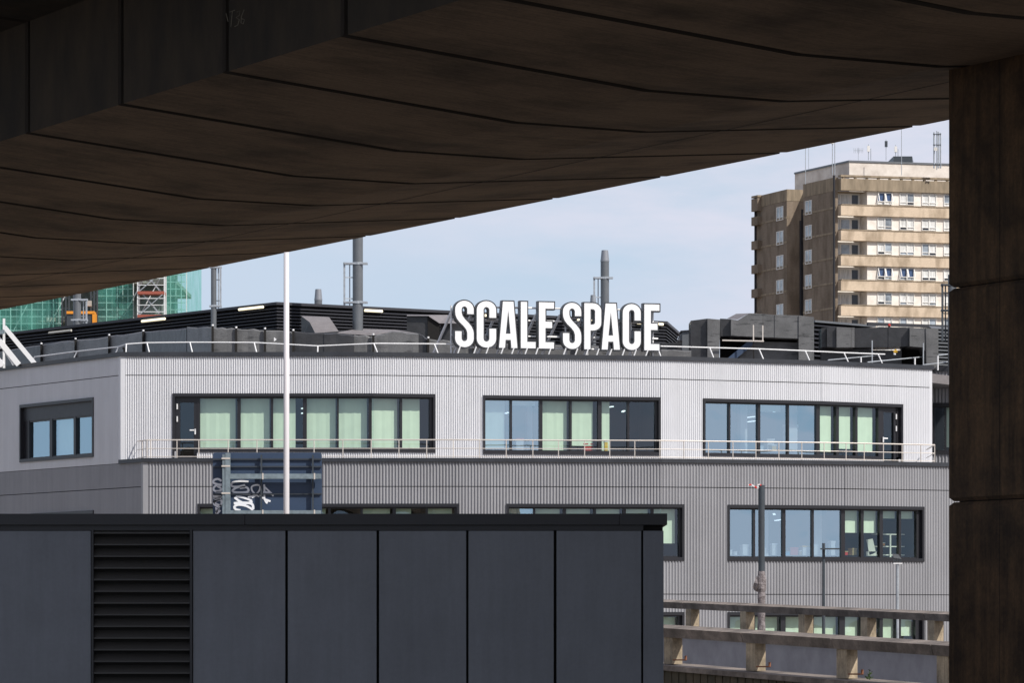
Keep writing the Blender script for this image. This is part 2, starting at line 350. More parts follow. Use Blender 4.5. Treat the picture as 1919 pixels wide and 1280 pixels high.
def add_window(P, ops, px0, px1, zt, zb, panes, label, band=0., door=None, sill=True, lit=1.0, hood=.10):
    """panes: (px0, px1, kind, blind_bottom_fraction, blind_width_fraction)"""
    a = P.sp(px0); b = P.sp(px1); ops.append((a, b, zb, zt))
    mid = P.pt((a+b)/2)
    fr = MB(); t = .10
    P.band(fr, a-.02, b+.02, -.30, .10, zt-t, zt+.03)
    if door is None:
        P.band(fr, a-.02, b+.02, -.30, .10, zb-.03, zb+t)
    else:
        zd, dl0, dl1 = door   # door goes to the deck
        da, db = P.sp(dl0), P.sp(dl1)
        if da > (a+b)/2: P.band(fr, a-.02, da, -.30, .10, zb-.03, zb+t)
        else: P.band(fr, db, b+.02, -.30, .10, zb-.03, zb+t)
        ops.append((da, db, zd, zb+.001))
    P.band(fr, a-.02, a+.07, -.30, .10, (door[0] if door and P.sp(door[1]) < (a+b)/2 else zb+t), zt-t)
    P.band(fr, b-.07, b+.02, -.30, .10, (door[0] if door and P.sp(door[1]) > (a+b)/2 else zb+t), zt-t)
    w_ = bpy.data.objects
    win = fr.build('window', 'frame', bld); win['label'] = label
    ztop = zt-t-band
    if band:
        bm_ = MB(); P.band(bm_, a+.07, b-.07, -.12, -.06, ztop, zt-t)
        o_ = bm_.build('spandrel_panel', 'dark_trim', win)
    edges = [P.sp(p[0]) for p in panes]+[P.sp(p[1]) for p in panes]
    ed = sorted(edges)
    mu = MB(); prev = a+.07
    spans = [(P.sp(p[0]), P.sp(p[1])) for p in panes]
    if door: spans.append((P.sp(door[1])+.0, P.sp(door[2])))
    spans.sort()
    gaps = []
    cur = a+.07
    for s0_, s1_ in spans:
        if s0_-cur > .015: gaps.append((cur, s0_))
        cur = max(cur, s1_)
    if b-.07-cur > .015: gaps.append((cur, b-.07))
    for g0, g1 in gaps: P.band(mu, g0, g1, -.27, -.08, zb+t, ztop)
    P.band(mu, a+.07, b-.07, -.24, -.10, ztop-.06, ztop)     # head
    if not (door): P.band(mu, a+.07, b-.07, -.24, -.10, zb+t, zb+t+.05)
    if gaps or True: mu.build('mullions', 'frame', win)
    for (p0, p1, kind, bf, bw) in panes:
        s0_, s1_ = P.sp(p0), P.sp(p1)
        gl = MB()
        for c0, c1 in zip(P.cuts(s0_, s1_)[:-1], P.cuts(s0_, s1_)[1:]):
            A = P.pt(c0, -.18, P.seg((c0+c1)/2)); B = P.pt(c1, -.18, P.seg((c0+c1)/2))
            gl.quad((A.x, A.y, zb+t), (B.x, B.y, zb+t), (B.x, B.y, ztop), (A.x, A.y, ztop))
        gl.build('pane', 'glass_sky_tint' if kind == 'b' else 'glass', win)
        if bf > 0:
            bl = MB(); q1 = s0_+(s1_-s0_)*bw; zz = ztop-(ztop-zb-t)*bf
            n_ = max(2, int((q1-s0_)/.12)); vs = []
            for k in range(n_+1):
                q = s0_-.03+(q1-s0_+.03)*k/n_; A = P.pt(q, -.36+.006*math.sin(q*9+k), P.seg((s0_+s1_)/2)); vs += [(A.x, A.y, zz), (A.x, A.y, ztop+.05)]
            bl.add(vs, [(2*j, 2*j+2, 2*j+3, 2*j+1) for j in range(n_)])
            bl.build('blind', 'blind', win)
    if door:
        da, db = P.sp(door[1]), P.sp(door[2]); dm = MB(); fw = .14
        zd = door[0]+.02
        P.band(dm, da, da+fw, -.24, -.10, zd, ztop-.06); P.band(dm, db-fw, db, -.24, -.10, zd, ztop-.06)
        P.band(dm, da+fw, db-fw, -.24, -.10, zd, zd+.16); P.band(dm, da+fw, db-fw, -.24, -.10, ztop-.22, ztop-.06)
        dr = dm.build('door', 'frame', win)
        gl = MB(); A = P.pt(da+fw, -.18); B = P.pt(db-fw, -.18); gl.quad((A.x, A.y, zd+.16), (B.x, B.y, zd+.16), (B.x, B.y, ztop-.22), (A.x, A.y, ztop-.22))
        gl.build('door_pane', 'glass', win)
        hd = MB(); right = da < (a+b)/2; q = db-.08 if right else da+.08; A = P.pt(q, -.03)
        hd.bar((A.x, A.y, zd+1.0), (A.x, A.y, zd+1.22), .05); A2 = P.pt(q+(-.22 if right else .22), -.03); hd.bar((A.x, A.y, zd+1.17), (A2.x, A2.y, zd+1.17), .05)
        hh = da+.03 if right else db-.03
        for dz in (ztop-.5, ztop-1.0): A = P.pt(hh, -.06); hd.bar((A.x, A.y, dz), (A.x, A.y, dz+.22), .05)
        hd.build('door_handle', 'white_steel', win)
    # room behind
    rm = MB(); dpt = -3.6; A = P.pt(a, -.33); B = P.pt(b, -.33); A2 = P.pt(a, dpt); B2 = P.pt(b, dpt)
    zlo = (door[0] if door else zb-.2)
    rm.quad((A2.x, A2.y, zlo), (B2.x, B2.y, zlo), (B2.x, B2.y, zt+.1), (A2.x, A2.y, zt+.1))
    rm.quad((A.x, A.y, zlo), (A2.x, A2.y, zlo), (A2.x, A2.y, zt+.1), (A.x, A.y, zt+.1))
    rm.quad((B.x, B.y, zlo), (B2.x, B2.y, zlo), (B2.x, B2.y, zt+.1), (B.x, B.y, zt+.1))
    rm.quad((A.x, A.y, zlo), (B.x, B.y, zlo), (B2.x, B2.y, zlo), (A2.x, A2.y, zlo))
    rm.quad((A.x, A.y, zt+.1), (B.x, B.y, zt+.1), (B2.x, B2.y, zt+.1), (A2.x, A2.y, zt+.1))
    rm.build('room_lining', 'room', win)
    # ceiling lamps seen through the glass
    return win, a, b
# upper storey
add_window(UP, ops_up, 325, 815, zy(739), zy(846), [(375, 445, 'g', .97, .94), (451, 508, 'g', .97, .94), (512, 568, 'g', .97, .74), (575, 632, 'g', .97, .94), (635, 691, 'g', .97, .94), (697, 751, 'g', .97, .94), (755, 806, 'g', .97, .68)],
           'long upper window with seven green blinds and a glazed door at its left end', door=(Z_DECK, 331, 370))
add_window(UP, ops_up, 906, 1237, zy(740), zy(848), [(910, 957, 'b', .95, .84), (961, 1012, 'b', .12, .9), (1018, 1069, 'g', .97, .94), (1073, 1122, 'g', .88, .86), (1129, 1177, 'g', .97, .36), (1181, 1229, 'g', 0, 0)],
           'middle upper window with two blue panes and two dark panes at its right end')
add_window(UP, ops_up, 1318, 1690, zy(740), zy(847), [(1321, 1368, 'b', 0, 0), (1371, 1422, 'b', 0, 0), (1427, 1478, 'b', .16, .85), (1481, 1532, 'b', 0, 0), (1539, 1570, 'g', .93, .92), (1575, 1606, 'g', .86, .92), (1610, 1649, 'g', .9, .9)],
           'upper window at the right with four blue panes, three blinds and a door', door=(Z_DECK, 1654, 1683))
# left side windows
zt_ = ZZ(746, 161.9); zb_ = ZZ(855, 161.9)
add_window(UP, ops_up, 41, 178, zt_, zb_, [(52, 90, 'b', 0, 0), (95, 135, 'b', .95, .8), (139, 175, 'b', 0, 0)], 'three pane window under dark panels on the shaded side', band=.56)
# lower storeys
zlt, zlb = zl(946), zl(1049)
add_window(LO, ops_lo, 62, 178, ZZ(958, 161.9), ZZ(1062, 161.9), [(70, 102, 'b', 0, 0), (105, 138, 'b', 0, 0), (142, 174, 'b', 0, 0)], 'lower window of the shaded side mostly hidden', band=.56)
add_window(LO, ops_lo, 372, 860, zlt, zlb, [(376, 436, 'g', .3, .9), (441, 497, 'g', .5, .9), (502, 558, 'g', .5, .9), (563, 615, 'g', .5, .9), (620, 676, 'g', 0, 0), (680, 736, 'g', .9, .9), (742, 798, 'g', .2, .5), (802, 852, 'g', .6, .9)], 'lower window behind the road sign')
add_window(LO, ops_lo, 950, 1281, zlt, zlb, [(955, 1000, 'b', .5, .9), (1004, 1056, 'g', .9, .9), (1062, 1113, 'g', .9, .9), (1118, 1168, 'g', .9, .9), (1174, 1221, 'g', .9, .9), (1226, 1274, 'g', .72, .92)], 'lower window ending beside the slate clad wall')
wins3, a3, b3 = add_window(LO, ops_lo, 1364, 1730, zlt, zlb, [(1367, 1413, 'b', 0, 0), (1417, 1468, 'b', 0, 0), (1474, 1523, 'b', 0, 0), (1527, 1578, 'b', 0, 0), (1586, 1616, 'g', .48, .96), (1621, 1651, 'g', .48, .96), (1657, 1687, 'g', .18, .96), (1691, 1720, 'g', .18, .96)], 'lower window with lab shelves and half drawn blinds')
zg1, zg0 = zl(1149), zl(1252)
add_window(LO, ops_lo, 950, 1281, zg1, zg0, [(955, 1000, 'g', .9, .9), (1004, 1056, 'g', .9, .9), (1062, 1113, 'g', .9, .9), (1118, 1168, 'g', .9, .9), (1174, 1221, 'g', .9, .9), (1226, 1272, 'g', .9, .96)], 'ground floor window ending beside the slate clad wall')
add_window(LO, ops_lo, 1364, 1730, zg1, zg0, [(1367, 1413, 'g', .9, .96), (1417, 1465, 'g', .42, .94), (1474, 1523, 'g', .9, .96), (1527, 1575, 'g', .9, .94), (1586, 1616, 'g', .42, .96), (1621, 1651, 'g', .42, .96), (1657, 1683, 'g', .9, .96), (1691, 1718, 'g', .42, .96)], 'ground floor window seen over the ramp parapet')
# cladding and structure
def clad(P, a, b, z0, z1, ops, joints, m_, name, pitch, amp, lab=None):
    mb = MB(); bk = MB()
    joints = sorted(joints)
    def fn(x0, x1, p, q):
        P.corr(mb, x0, x1, p, q, pitch, amp, .02)
    piecewise(None, P, a, b, z0, z1, ops, joints, fn)
    o_ = mb.build(name, m_, bld, smooth=True, recalc=False)
    if lab: o_['label'] = lab
    piecewise(None, P, a, b, z0, z1, ops, [], lambda x0, x1, p, q: P.band(bk, x0, x1, -.32, -.01, p, q))
    bk.build('wall_lining', 'back', bld)
s1 = UP.s[1]
clad(UP, 0, s1-.14, Z_DC0+.02, Z_CAP0, ops_up, [Z_J], 'white_clad', 'corrugated_cladding', .115, .034, 'white corrugated cladding on the shaded left side')
clad(UP, s1+.16, UP.s[-1]-.14, Z_DECK, Z_CAP0, ops_up, [Z_J], 'white_clad', 'corrugated_cladding', .092, .040, 'white corrugated cladding of the sunlit upper storey')
s2 = LO.s[1]
clad(LO, 0, s2-.14, 0, Z_DC0, ops_lo, [Z_LJ, Z_LJ2], 'grey_clad', 'corrugated_cladding', .115, .034, 'grey corrugated cladding on the shaded left side')
clad(LO, s2+.18, LO.s[-1]-1, 0, Z_DC0, ops_lo, [Z_LJ, Z_LJ2], 'grey_clad', 'corrugated_cladding', .125, .048, 'grey corrugated cladding of the lower storeys')
fl = MB(); UP.band(fl, s1-.14, s1+.16, -.02, .05, Z_DECK, Z_CAP0); fl.build('corner_flashing', 'white_clad', bld); fl = MB(); UP.band(fl, UP.s[-1]-.14, UP.s[-1], -.02, .05, Z_DECK, Z_CAP0); fl.build('corner_flashing', 'white_clad', bld)
fl = MB(); LO.band(fl, s2-.14, s2+.18, -.02, .055, 0, Z_DC0); fl.build('corner_flashing', 'grey_clad', bld)
cp = MB(); UP.band(cp, 0, UP.s[-1]+.05, -.35, .12, Z_CAP0, Z_CAP1); cp.build('parapet_cap', 'dark_trim', bld)
cp = MB(); LO.band(cp, s2-abs(tt)-.02, LO.s[-1], -.35, .13, Z_DC0, Z_DECK); cp.build('deck_edge', 'dark_trim', bld)
# deck floor and roof
dk = MB(); ring = [(p.x, p.y) for p in LO.p[1:]]+[(p.x, p.y) for p in reversed(UP.p[1:])]
ring2 = ring
inner = [LO.mit(q, -.3) for q in LO.s[1:]]; outer = [UP.p[i] for i in range(1, len(UP.p))]
pts = [(p.x, p.y) for p in inner]+[(36, 178)]+[(p.x, p.y) for p in reversed(outer)]
dk.prism([(x, y, Z_DC0) for x, y in pts], [(x, y, Z_DECK-.02) for x, y in pts]); dk.build('balcony_floor', 'duct_top', bld)
rf = MB(); pts = [(UP.mit(q, -.3).x, UP.mit(q, -.3).y) for q in UP.s]+[(40, 205), (-30, 215)]
rf.prism([(x, y, Z_CAP0-.5) for x, y in pts], [(x, y, Z_CAP0-.12) for x, y in pts]); rf.build('roof', 'duct_top', bld)
# return wall and the set back right wing
RW = Poly([(UP.p[-1].x, UP.p[-1].y), (UP.p[-1].x+.35, 173.)])
mb = MB(); RW.corr(mb, 0.05, RW.s[-1], Z_DECK, Z_CAP0, .092, .03, .0); mb.build('corrugated_cladding', 'white_clad', bld, smooth=True, recalc=False)
RR = Poly([(UP.p[-1].x-.3, 173.6), (40., 168.)]); ops_r = []
zrt = ZZ(688, 173.6); 
add_window(RR, ops_r, 1748, 1830, ZZ(757, 173.4), ZZ(851, 173.4), [(1752, 1770, 'g', 0, 0), (1773, 1795, 'g', .9, .9), (1798, 1826, 'g', 0, 0)], 'window of the set back wing beside the concrete pier')
mb = MB(); piecewise(None, RR, 0, RR.s[-1], Z_DECK, zrt-.22, ops_r, [], lambda x0, x1, p, q: RR.corr(mb, x0, x1, p, q, .15, .045, .02)); mb.build('corrugated_cladding', 'grey_clad', bld, smooth=True, recalc=False)
mb = MB(); piecewise(None, RR, 0, RR.s[-1], Z_DECK, zrt-.22, ops_r, [], lambda x0, x1, p, q: RR.band(mb, x0, x1, -.3, -.01, p, q)); mb.build('wall_lining', 'back', bld)
mb = MB(); RR.band(mb, 0, RR.s[-1], -.35, .12, zrt-.22, zrt); mb.build('parapet_cap', 'dark_trim', bld)

# ---------------------------------------------------------------- balcony railing
rl = empty('balcony_railing', (0, 158, Z_DECK), 'long pale steel railing along the balcony edge between the white and grey storeys', 'railing')
RP = Poly([tuple(LO.mit(q, -.45)) for q in LO.s[1:]])
zr = zl(824)+.0
qa = RP.sp(283)-1.1 if False else .0
q0 = RP.sp(276); q1_ = RP.sp(1752)
def railrun(P, a, b, zz, r, mb):
    for c0, c1 in zip(P.cuts(a, b)[:-1], P.cuts(a, b)[1:]):
        A = P.mit(c0, 0); B = P.mit(c1, 0); mb.tube((A.x, A.y, zz), (B.x, B.y, zz), r, n=6)
hr = MB(); railrun(RP, q0, q1_, zr, .028, hr)
A = RP.pt(q0); e0 = Vector((UP.sp and UP.pt(UP.sp(259), .15)).to_tuple()) if True else None
hr.tube((A.x, A.y, zr), (e0.x, e0.y, zr), .028, n=6)
Bq = RP.pt(q1_); e1 = UP.pt(UP.s[-1]-.6, .4); hr.tube((Bq.x, Bq.y, zr), (e1.x, e1.y, zr), .028, n=6)
hr.build('handrail', 'steel', rl)
for zz in (zr-.34, zr-.66):
    m_ = MB(); railrun(RP, q0, q1_, zz, .017, m_); m_.tube((A.x, A.y, zz), (e0.x, e0.y, zz), .017, n=6); m_.tube((Bq.x, Bq.y, zz), (e1.x, e1.y, zz), .017, n=6)
    m_.build('rail', 'steel', rl)
posts = [264, 276, 283, 332, 373, 428, 482, 536, 589, 643, 696, 748, 800, 850, 899, 949, 999, 1047, 1096, 1143, 1190, 1237, 1282, 1328, 1374, 1417, 1460, 1503, 1545, 1586, 1620, 1656, 1691, 1726, 1752]
for k, p in enumerate(posts):
    Pq = RP.pt(RP.sp(max(p, 276))) if p >= 276 else (A+(e0-A)*.5)
    m_ = MB(); m_.tube((Pq.x, Pq.y, Z_DECK), (Pq.x, Pq.y, zr), .021, n=6); m_.build('post', 'steel', rl)
# ---------------------------------------------------------------- roof edge guard rails
def guard(name, P, off, pts_, posts_, label, zb, m_='white_steel', r=.028):
    root = empty(name, (P.pt(P.sp(pts_[0][0])).x, P.pt(P.sp(pts_[0][0])).y, zb), label, 'guard rail', 'guard rails along the roof edge')
    V3 = []
    for px, py in pts_:
        Q = P.mit(P.sp(px), off) if False else P.pt(P.sp(px), off); V3.append(Vector((Q.x, Q.y, ZZ(py, Q.y))))
    h = MB()
    for a_, b_ in zip(V3[:-1], V3[1:]): h.tube(a_, b_, r, n=6)
    h.build('top_rail', m_, root)
    for px, lean in posts_:
        Q = P.pt(P.sp(px), off); zt = None
        for (xa, ya), (xb, yb) in zip(pts_[:-1], pts_[1:]):
            if xa <= px <= xb: zt = ZZ(ya+(yb-ya)*(px-xa)/(xb-xa), Q.y)
        if zt is None: zt = ZZ(pts_[0][1], Q.y)
        B_ = P.pt(P.sp(px)+lean, off+.25)
        m2 = MB(); m2.tube((B_.x, B_.y, zb), (Q.x, Q.y, zt), r, n=6); m2.build('post', m_, root)
    return root
zro = Z_CAP0-.15
guard('guard_rail', UP, -.9, [(29, 669), (108, 658.5), (185, 650), (233, 645), (276, 642)], [(29, -.3), (108, -.2), (185, -.2), (233, 0)], 'white guard rail rising along the shaded left roof edge', zro)
guard('guard_rail', UP, -.9, [(270, 642.5), (352, 641.5), (475, 642), (594, 648.5), (709, 643.7), (823, 644.5), (870, 645)], [(272, .2), (353, .2), (474, .2), (594, 0), (708, .25), (822, .25)], 'white guard rail on the roof left of the letters', zro)
guard('guard_rail', UP, -.9, [(1235, 648.5), (1348, 651.5), (1441, 654), (1528, 657.5), (1607, 661), (1684, 664)], [(1249, .2), (1348, .22), (1441, .25), (1528, .25), (1607, .25), (1671, .25)], 'white guard rail on the roof right of the letters', zro)
gq = Poly([(UP.p[-1].x-12, 176.5), (40, 172)])
root = empty('guard_rail', (14, 173, zro), 'double grey rail climbing to the right over the set back wing', 'guard rail', 'guard rails along the roof edge')
for (xa, ya, xb, yb) in ((1552, 675, 1680, 663), (1626, 679, 1800, 662), (1730, 684, 1800, 676)):
    h = MB(); h.tube(W(xa, ya, 170), W(xb, yb, 174), .028, n=6); h.build('rail', 'galv', root)
for xa, ya, yb in ((1614, 669, 679), (1715, 671, 684), (1758, 667, 686)):
    h = MB(); h.tube(W(xa, ya, 171.5), W(xa, yb+8, 171.5), .035, n=6); h.build('post', 'white_steel', root)

# ---------------------------------------------------------------- louvred plant screen
ps = empty('plant_screen', (-9, 175, zro), 'black louvred plant enclosure on the roof behind the letters', 'plant enclosure')
PC = Vector(((519.5-960)/F*172, 172)); PLt = Vector(((-60-960)/F*193, 193)); PRt = Vector(((1249-960)/F*183, 183))
PS = Poly([tuple(PLt), tuple(PC), tuple(PRt), (PRt.x+1., PRt.y+8)])
zt = ZZ(566, 172); zb = zro
b_ = MB(); PS.band(b_, 0, PS.s[-1], -.5, -.16, zb, zt-.1); b_.build('screen_wall', 'dark', ps)
b_ = MB(); PS.band(b_, 0, PS.s[-1], -.5, .06, zt-.12, zt); b_.build('coping', 'screen', ps)
def louvres(P, a, b, z0, z1, pitch, name='louvre_blades', m_='screen', par=ps, dep=.14):
    mb = MB(); z = z0
    while z < z1-.02:
        for c0, c1 in zip(P.cuts(a, b)[:-1], P.cuts(a, b)[1:]):
            A = P.mit(c0, 0.02); B = P.mit(c1, 0.02); A2 = P.mit(c0, -dep); B2 = P.mit(c1, -dep)
            A3, B3 = A, B
            mb.prism([(A.x, A.y, z), (B.x, B.y, z), (B2.x, B2.y, z+pitch*.62), (A2.x, A2.y, z+pitch*.62)], [(A.x, A.y, z+.035), (B.x, B.y, z+.035), (B2.x, B2.y, z+pitch*.62+.03), (A2.x, A2.y, z+pitch*.62+.03)])
        z += pitch
    return mb.build(name, m_, par)
louvres(PS, 0, PS.s[2], zb+.3, zt-.2, .142)
louvres(PS, PS.s[2]+.02, PS.s[3]-.2, zb+.3, zt-.2, .142)
# lamps on the screen
lamps = [(97, 139, 622, 'unlit tube lamp at the far left of the plant enclosure'), (271, 314, 600, 'lit tube lamp left of the slim flue on the plant enclosure'), (453, 498, 578, 'lit tube lamp just left of the white mast'),
         (681, 714, 583, 'lit tube lamp right of the tallest flue'), (906, 920, 592, 'lit tube lamp seen through the first letter C'), (1080, 1113, 601, 'lit tube lamp seen behind the second S and the P'), (1192, 1206, 606, 'lit tube lamp seen through the last C'), (1230, 1240, 608, 'lit tube lamp seen beside the last E')]
for i, (a_, b_, y_, lab) in enumerate(lamps):
    sa, sb = PS.sp(a_), PS.sp(b_); Pm = PS.pt((sa+sb)/2, .12); zc = ZZ(y_, PS.pt((sa+sb)/2).y)
    root = empty('wall_lamp', (Pm.x, Pm.y, zc), lab, 'lamp', 'tube lamps on the roof plant enclosure')
    A = PS.pt(sa, .13); B = PS.pt(sb, .13); m_ = MB(); m_.tube((A.x, A.y, zc), (B.x, B.y, zc), .055, n=8); m_.build('lamp_tube', 'lamp_off' if i == 0 else 'tube_light', root)
    m_ = MB(); PS.band(m_, sa, sb, 0.0, .07, zc-.05, zc+.05); m_.build('bracket', 'screen', root)

# ---------------------------------------------------------------- flues
def flue(px, wpx, Y, ytop, label, ybase=640, ladder=0, brackets=(), cone=False, ladder_y=None, ladm='galv'):
    R = wpx/2*Y/F; X = (px-960)/F*Y; zt = ZZ(ytop, Y); zb = zro
    root = empty('flue', (X, Y, zb), label, 'flue', 'flues standing on the roof')
    m_ = MB(); m_.tube((X, Y, zb), (X, Y, zt-(.45 if cone else 0)), R, n=20); m_.build('pipe', 'flue', root)
    if cone:
        m_ = MB(); m_.tube((X, Y, zt-.45), (X, Y, zt), R*1.02, R*.78, n=20); m_.tube((X, Y, zt-.5), (X, Y, zt-.44), R*1.06, n=20); m_.build('cone_cap', 'flue_cap', root)
    for by in brackets:
        z = ZZ(by, Y); m_ = MB(); s_ = 1 if ladder > 0 else -1
        L_ = abs(ladder)*Y/F
        m_.tube((X, Y, z-.05), (X, Y, z+.05), R*1.12, n=16)
        m_.bar((X-R*1.5 if s_ > 0 else X-L_, Y-R*.9, z), (X+L_ if s_ > 0 else X+R*1.9, Y-R*.9, z), .07)
        m_.bar((X-R*1.5 if s_ > 0 else X-L_, Y+R*.9, z), (X+L_ if s_ > 0 else X+R*1.9, Y+R*.9, z), .07)
        m_.bar((X+s_*L_, Y-R*.9, z), (X+s_*L_, Y+R*.9, z), .09)
        m_.build('bracket', ladm, root)
    if ladder:
        L_ = ladder*Y/F; m_ = MB(); ya, yb = ladder_y; za, zc = ZZ(yb, Y), ZZ(ya, Y)
        m_.bar((X+L_, Y-.1, za), (X+L_, Y-.1, zc), .08); m_.bar((X+L_*.62, Y+.2, za), (X+L_*.62, Y+.2, zc), .05)
        z = za+.3
        while z < zc: m_.bar((X+L_, Y-.1, z), (X+(R if ladder > 0 else -R), Y, z), .04); z += .9
        m_.build('support_frame', ladm, root)
    return root
flue(145, 14.5, 190, 520, 'grey flue at the far left in front of the green netted scaffold', ladder=18, ladder_y=(562, 640), brackets=(562, 600))
flue(401, 10.5, 171, 470, 'slim grey flue with a ladder between the lamps left of the white mast', ladder=13, ladder_y=(500, 577), brackets=(501, 574))
flue(671, 19.5, 170, 400, 'tallest grey flue with pale ladder rising past the flyover edge', ladder=-25, ladder_y=(494, 573), brackets=(494, 567))
flue(597, 14.5, 180, 542, 'short capped flue just right of the white mast', cone=True)
flue(1134, 16, 178, 469, 'capped grey flue rising behind the letters P and A', ladder=-20, ladder_y=(521, 570), brackets=(521,), cone=True)
flue(1112, 12, 181, 553, 'short dark flue stub behind the letters beside the capped flue', cone=True)
flue(1785, 16, 172, 515, 'dark flue with open lattice frame beside the concrete pier', ladder=-19, ladder_y=(533, 640), brackets=(534, 582), ladm='scaf_dark')

# ---------------------------------------------------------------- black wrapped ducts behind the roof edge
def ductwall(name, plist, label, Y, m_='duct', zb=None, posts_=(), dep=.9, cat='duct'):
    """plist: (px, ytop) joints; each bay becomes its own part"""
    root = empty(name, ((plist[0][0]-960)/F*Y(plist[0][0]), Y(plist[0][0]), zro), label, cat, 'black wrapped ducts on the roof')
    for k, ((xa, ya), (xb, yb)) in enumerate(zip(plist[:-1], plist[1:])):
        A = W(xa, ya, Y(xa)); B = W(xb, yb, Y(xb)); n_ = 5; mb = MB(); j0 = random.uniform(-.03, .03)
        bot = []; top = []
        vs = []; fs = []
        for i in range(n_+1):
            t = i/n_; P_ = A.lerp(B, t); bz = zro; jj = random.uniform(-.035, .035); oy = j0+random.uniform(-.02, .02)
            vs += [(P_.x, P_.y+oy, bz), (P_.x, P_.y+oy, P_.z-.05+jj), (P_.x, P_.y+.08, P_.z+jj), (P_.x, P_.y+dep, P_.z+.03), (P_.x, P_.y+dep, bz)]
        for i in range(n_):
            for q in range(4): fs.append((5*i+q, 5*i+5+q, 5*i+6+q, 5*i+1+q))
        fs += [(0, 1, 2, 3, 4), tuple(5*n_+q for q in (4, 3, 2, 1, 0))]
        mb.add(vs, fs); mb.build('duct_section', m_[k % len(m_)] if isinstance(m_, (list, tuple)) else m_, root)
    for xp, yp in posts_:
        mb = MB(); P_ = W(xp, yp, Y(xp)-.12); mb.bar((P_.x, P_.y, zro), P_, .09); mb.build('strut', 'dark', root)
        mb = MB(); mb.tube((P_.x, P_.y, P_.z), (P_.x, P_.y, P_.z+.07), .045, n=8); mb.build('bolt', 'white_steel', root)
    return root
YL = lambda x: 166+max(0, 400-x)*.055
ductwall('roof_duct', [(-20, 662), (78, 645), (142, 638), (205, 630), (269, 622), (350, 615)], 'long wrapped duct rising along the shaded left roof edge', YL, ['duct_dark', 'duct', 'duct', 'duct', 'duct_dark'], posts_=[(78, 645), (142, 636), (205, 629), (269, 621)])
ductwall('roof_duct', [(351, 613), (399, 613), (443, 616), (497, 618), (550, 621), (608, 623), (664, 627), (700, 630), (735, 622), (785, 624), (803, 635)], 'wrapped duct with strut posts passing behind the white mast', YL, ['duct', 'duct', 'duct', 'duct', 'duct_dark', 'duct_dark', 'duct', 'duct', 'duct', 'duct_dark'], posts_=[(399, 611), (443, 615), (497, 617), (550, 620), (700, 628), (803, 634)])
ductwall('roof_duct', [(804, 636), (848, 639), (890, 641), (1030, 645), (1130, 650), (1240, 655), (1296, 657)], 'low wrapped duct behind the feet of the letters', YL, ['duct'], posts_=[(888, 641), (1080, 648), (1222, 654)])
m_ = MB(); P3 = [W(x, y, 165.6) for x, y in ((514, 632), (519, 636), (514, 640))]
m_.prism([p for p in P3], [p+Vector((0, .02, 0)) for p in P3]); 
roofd = [o_ for o_ in bpy.data.objects if o_.get('label', '').startswith('wrapped duct with strut')][0]
m_.build('arrow_mark', 'white_steel', roofd)
# hooded vents in front of the screen
def poly_prism(pts_, Y, dep, slant=0.):
    mb = MB(); fr = [W(x, y, Y) for x, y in pts_]; bk = [p+Vector((slant, dep, 0)) for p in fr]; return mb.prism(fr, bk)
root = empty('vent_hood', (W(600, 640, 168)), 'sloping wrapped vent hood left of the tallest flue', 'vent')
mb = MB(); a_ = [W(565, 592, 170.5), W(617, 594, 170.5), W(635, 621, 168.0), W(591, 624, 168.0), W(581, 604, 169.2), W(624, 604, 169.2)]
mb.add([a_[0], a_[1], a_[5], a_[4], a_[2], a_[3]], [(0, 1, 2, 3), (3, 2, 4, 5)]); mb.build('hood_top', 'duct_top', root)
mb = MB(); mb.add([W(565, 592, 170.5), a_[4], a_[3], W(591, 640, 168), W(565, 640, 170.5), a_[2], W(635, 640, 168), a_[5], a_[1], W(617, 640, 170.5)], [(0, 1, 2, 3, 4), (2, 5, 6, 3), (5, 7, 8, 9, 6)]); mb.build('hood_side', 'duct_dark', root)
root = empty('vent_hood', (W(805, 640, 170)), 'wide black vent box just left of the first letter S', 'vent')
mb = poly_prism([(763, 592), (806, 592), (802, 640), (763, 640)], 171.3, 1.2); mb.build('vent_box', 'duct_dark', root)
mb = poly_prism([(802, 592), (824, 606), (824, 640), (802, 640)], 171.2, 1.2); mb.build('vent_box', 'dark', root)
mb = MB(); mb.add([W(763, 590, 173), W(840, 590, 174), W(856, 606, 171.2), W(824, 606, 171.1), W(803, 592, 171.1), W(763, 592, 171.1)], [(0, 1, 2, 3, 4, 5)]); mb.build('hood_top', 'duct_top', root)
mb = poly_prism([(826, 607), (870, 606), (870, 640), (826, 640)], 172, 1.0); mb.build('vent_box', 'duct_dark', root)
root = empty('roof_duct', (W(715, 640, 168.5)), 'flat topped wrapped duct at the foot of the tallest flue', 'duct', 'black wrapped ducts on the roof')
mb = MB(); mb.add([W(672, 616, 170.5), W(740, 618, 171), W(785, 625, 167.6), W(735, 622, 167.2), W(700, 629, 167.2), W(625, 624, 168)], [(0, 1, 2, 3, 4, 5)]); mb.build('duct_cover', 'duct_top', root)
mb = MB(); mb.add([W(672, 616, 170.45), W(740, 618, 170.95), W(740, 640, 170.95), W(672, 640, 170.45)], [(0, 1, 2, 3)]); mb.build('duct_side', 'duct', root)
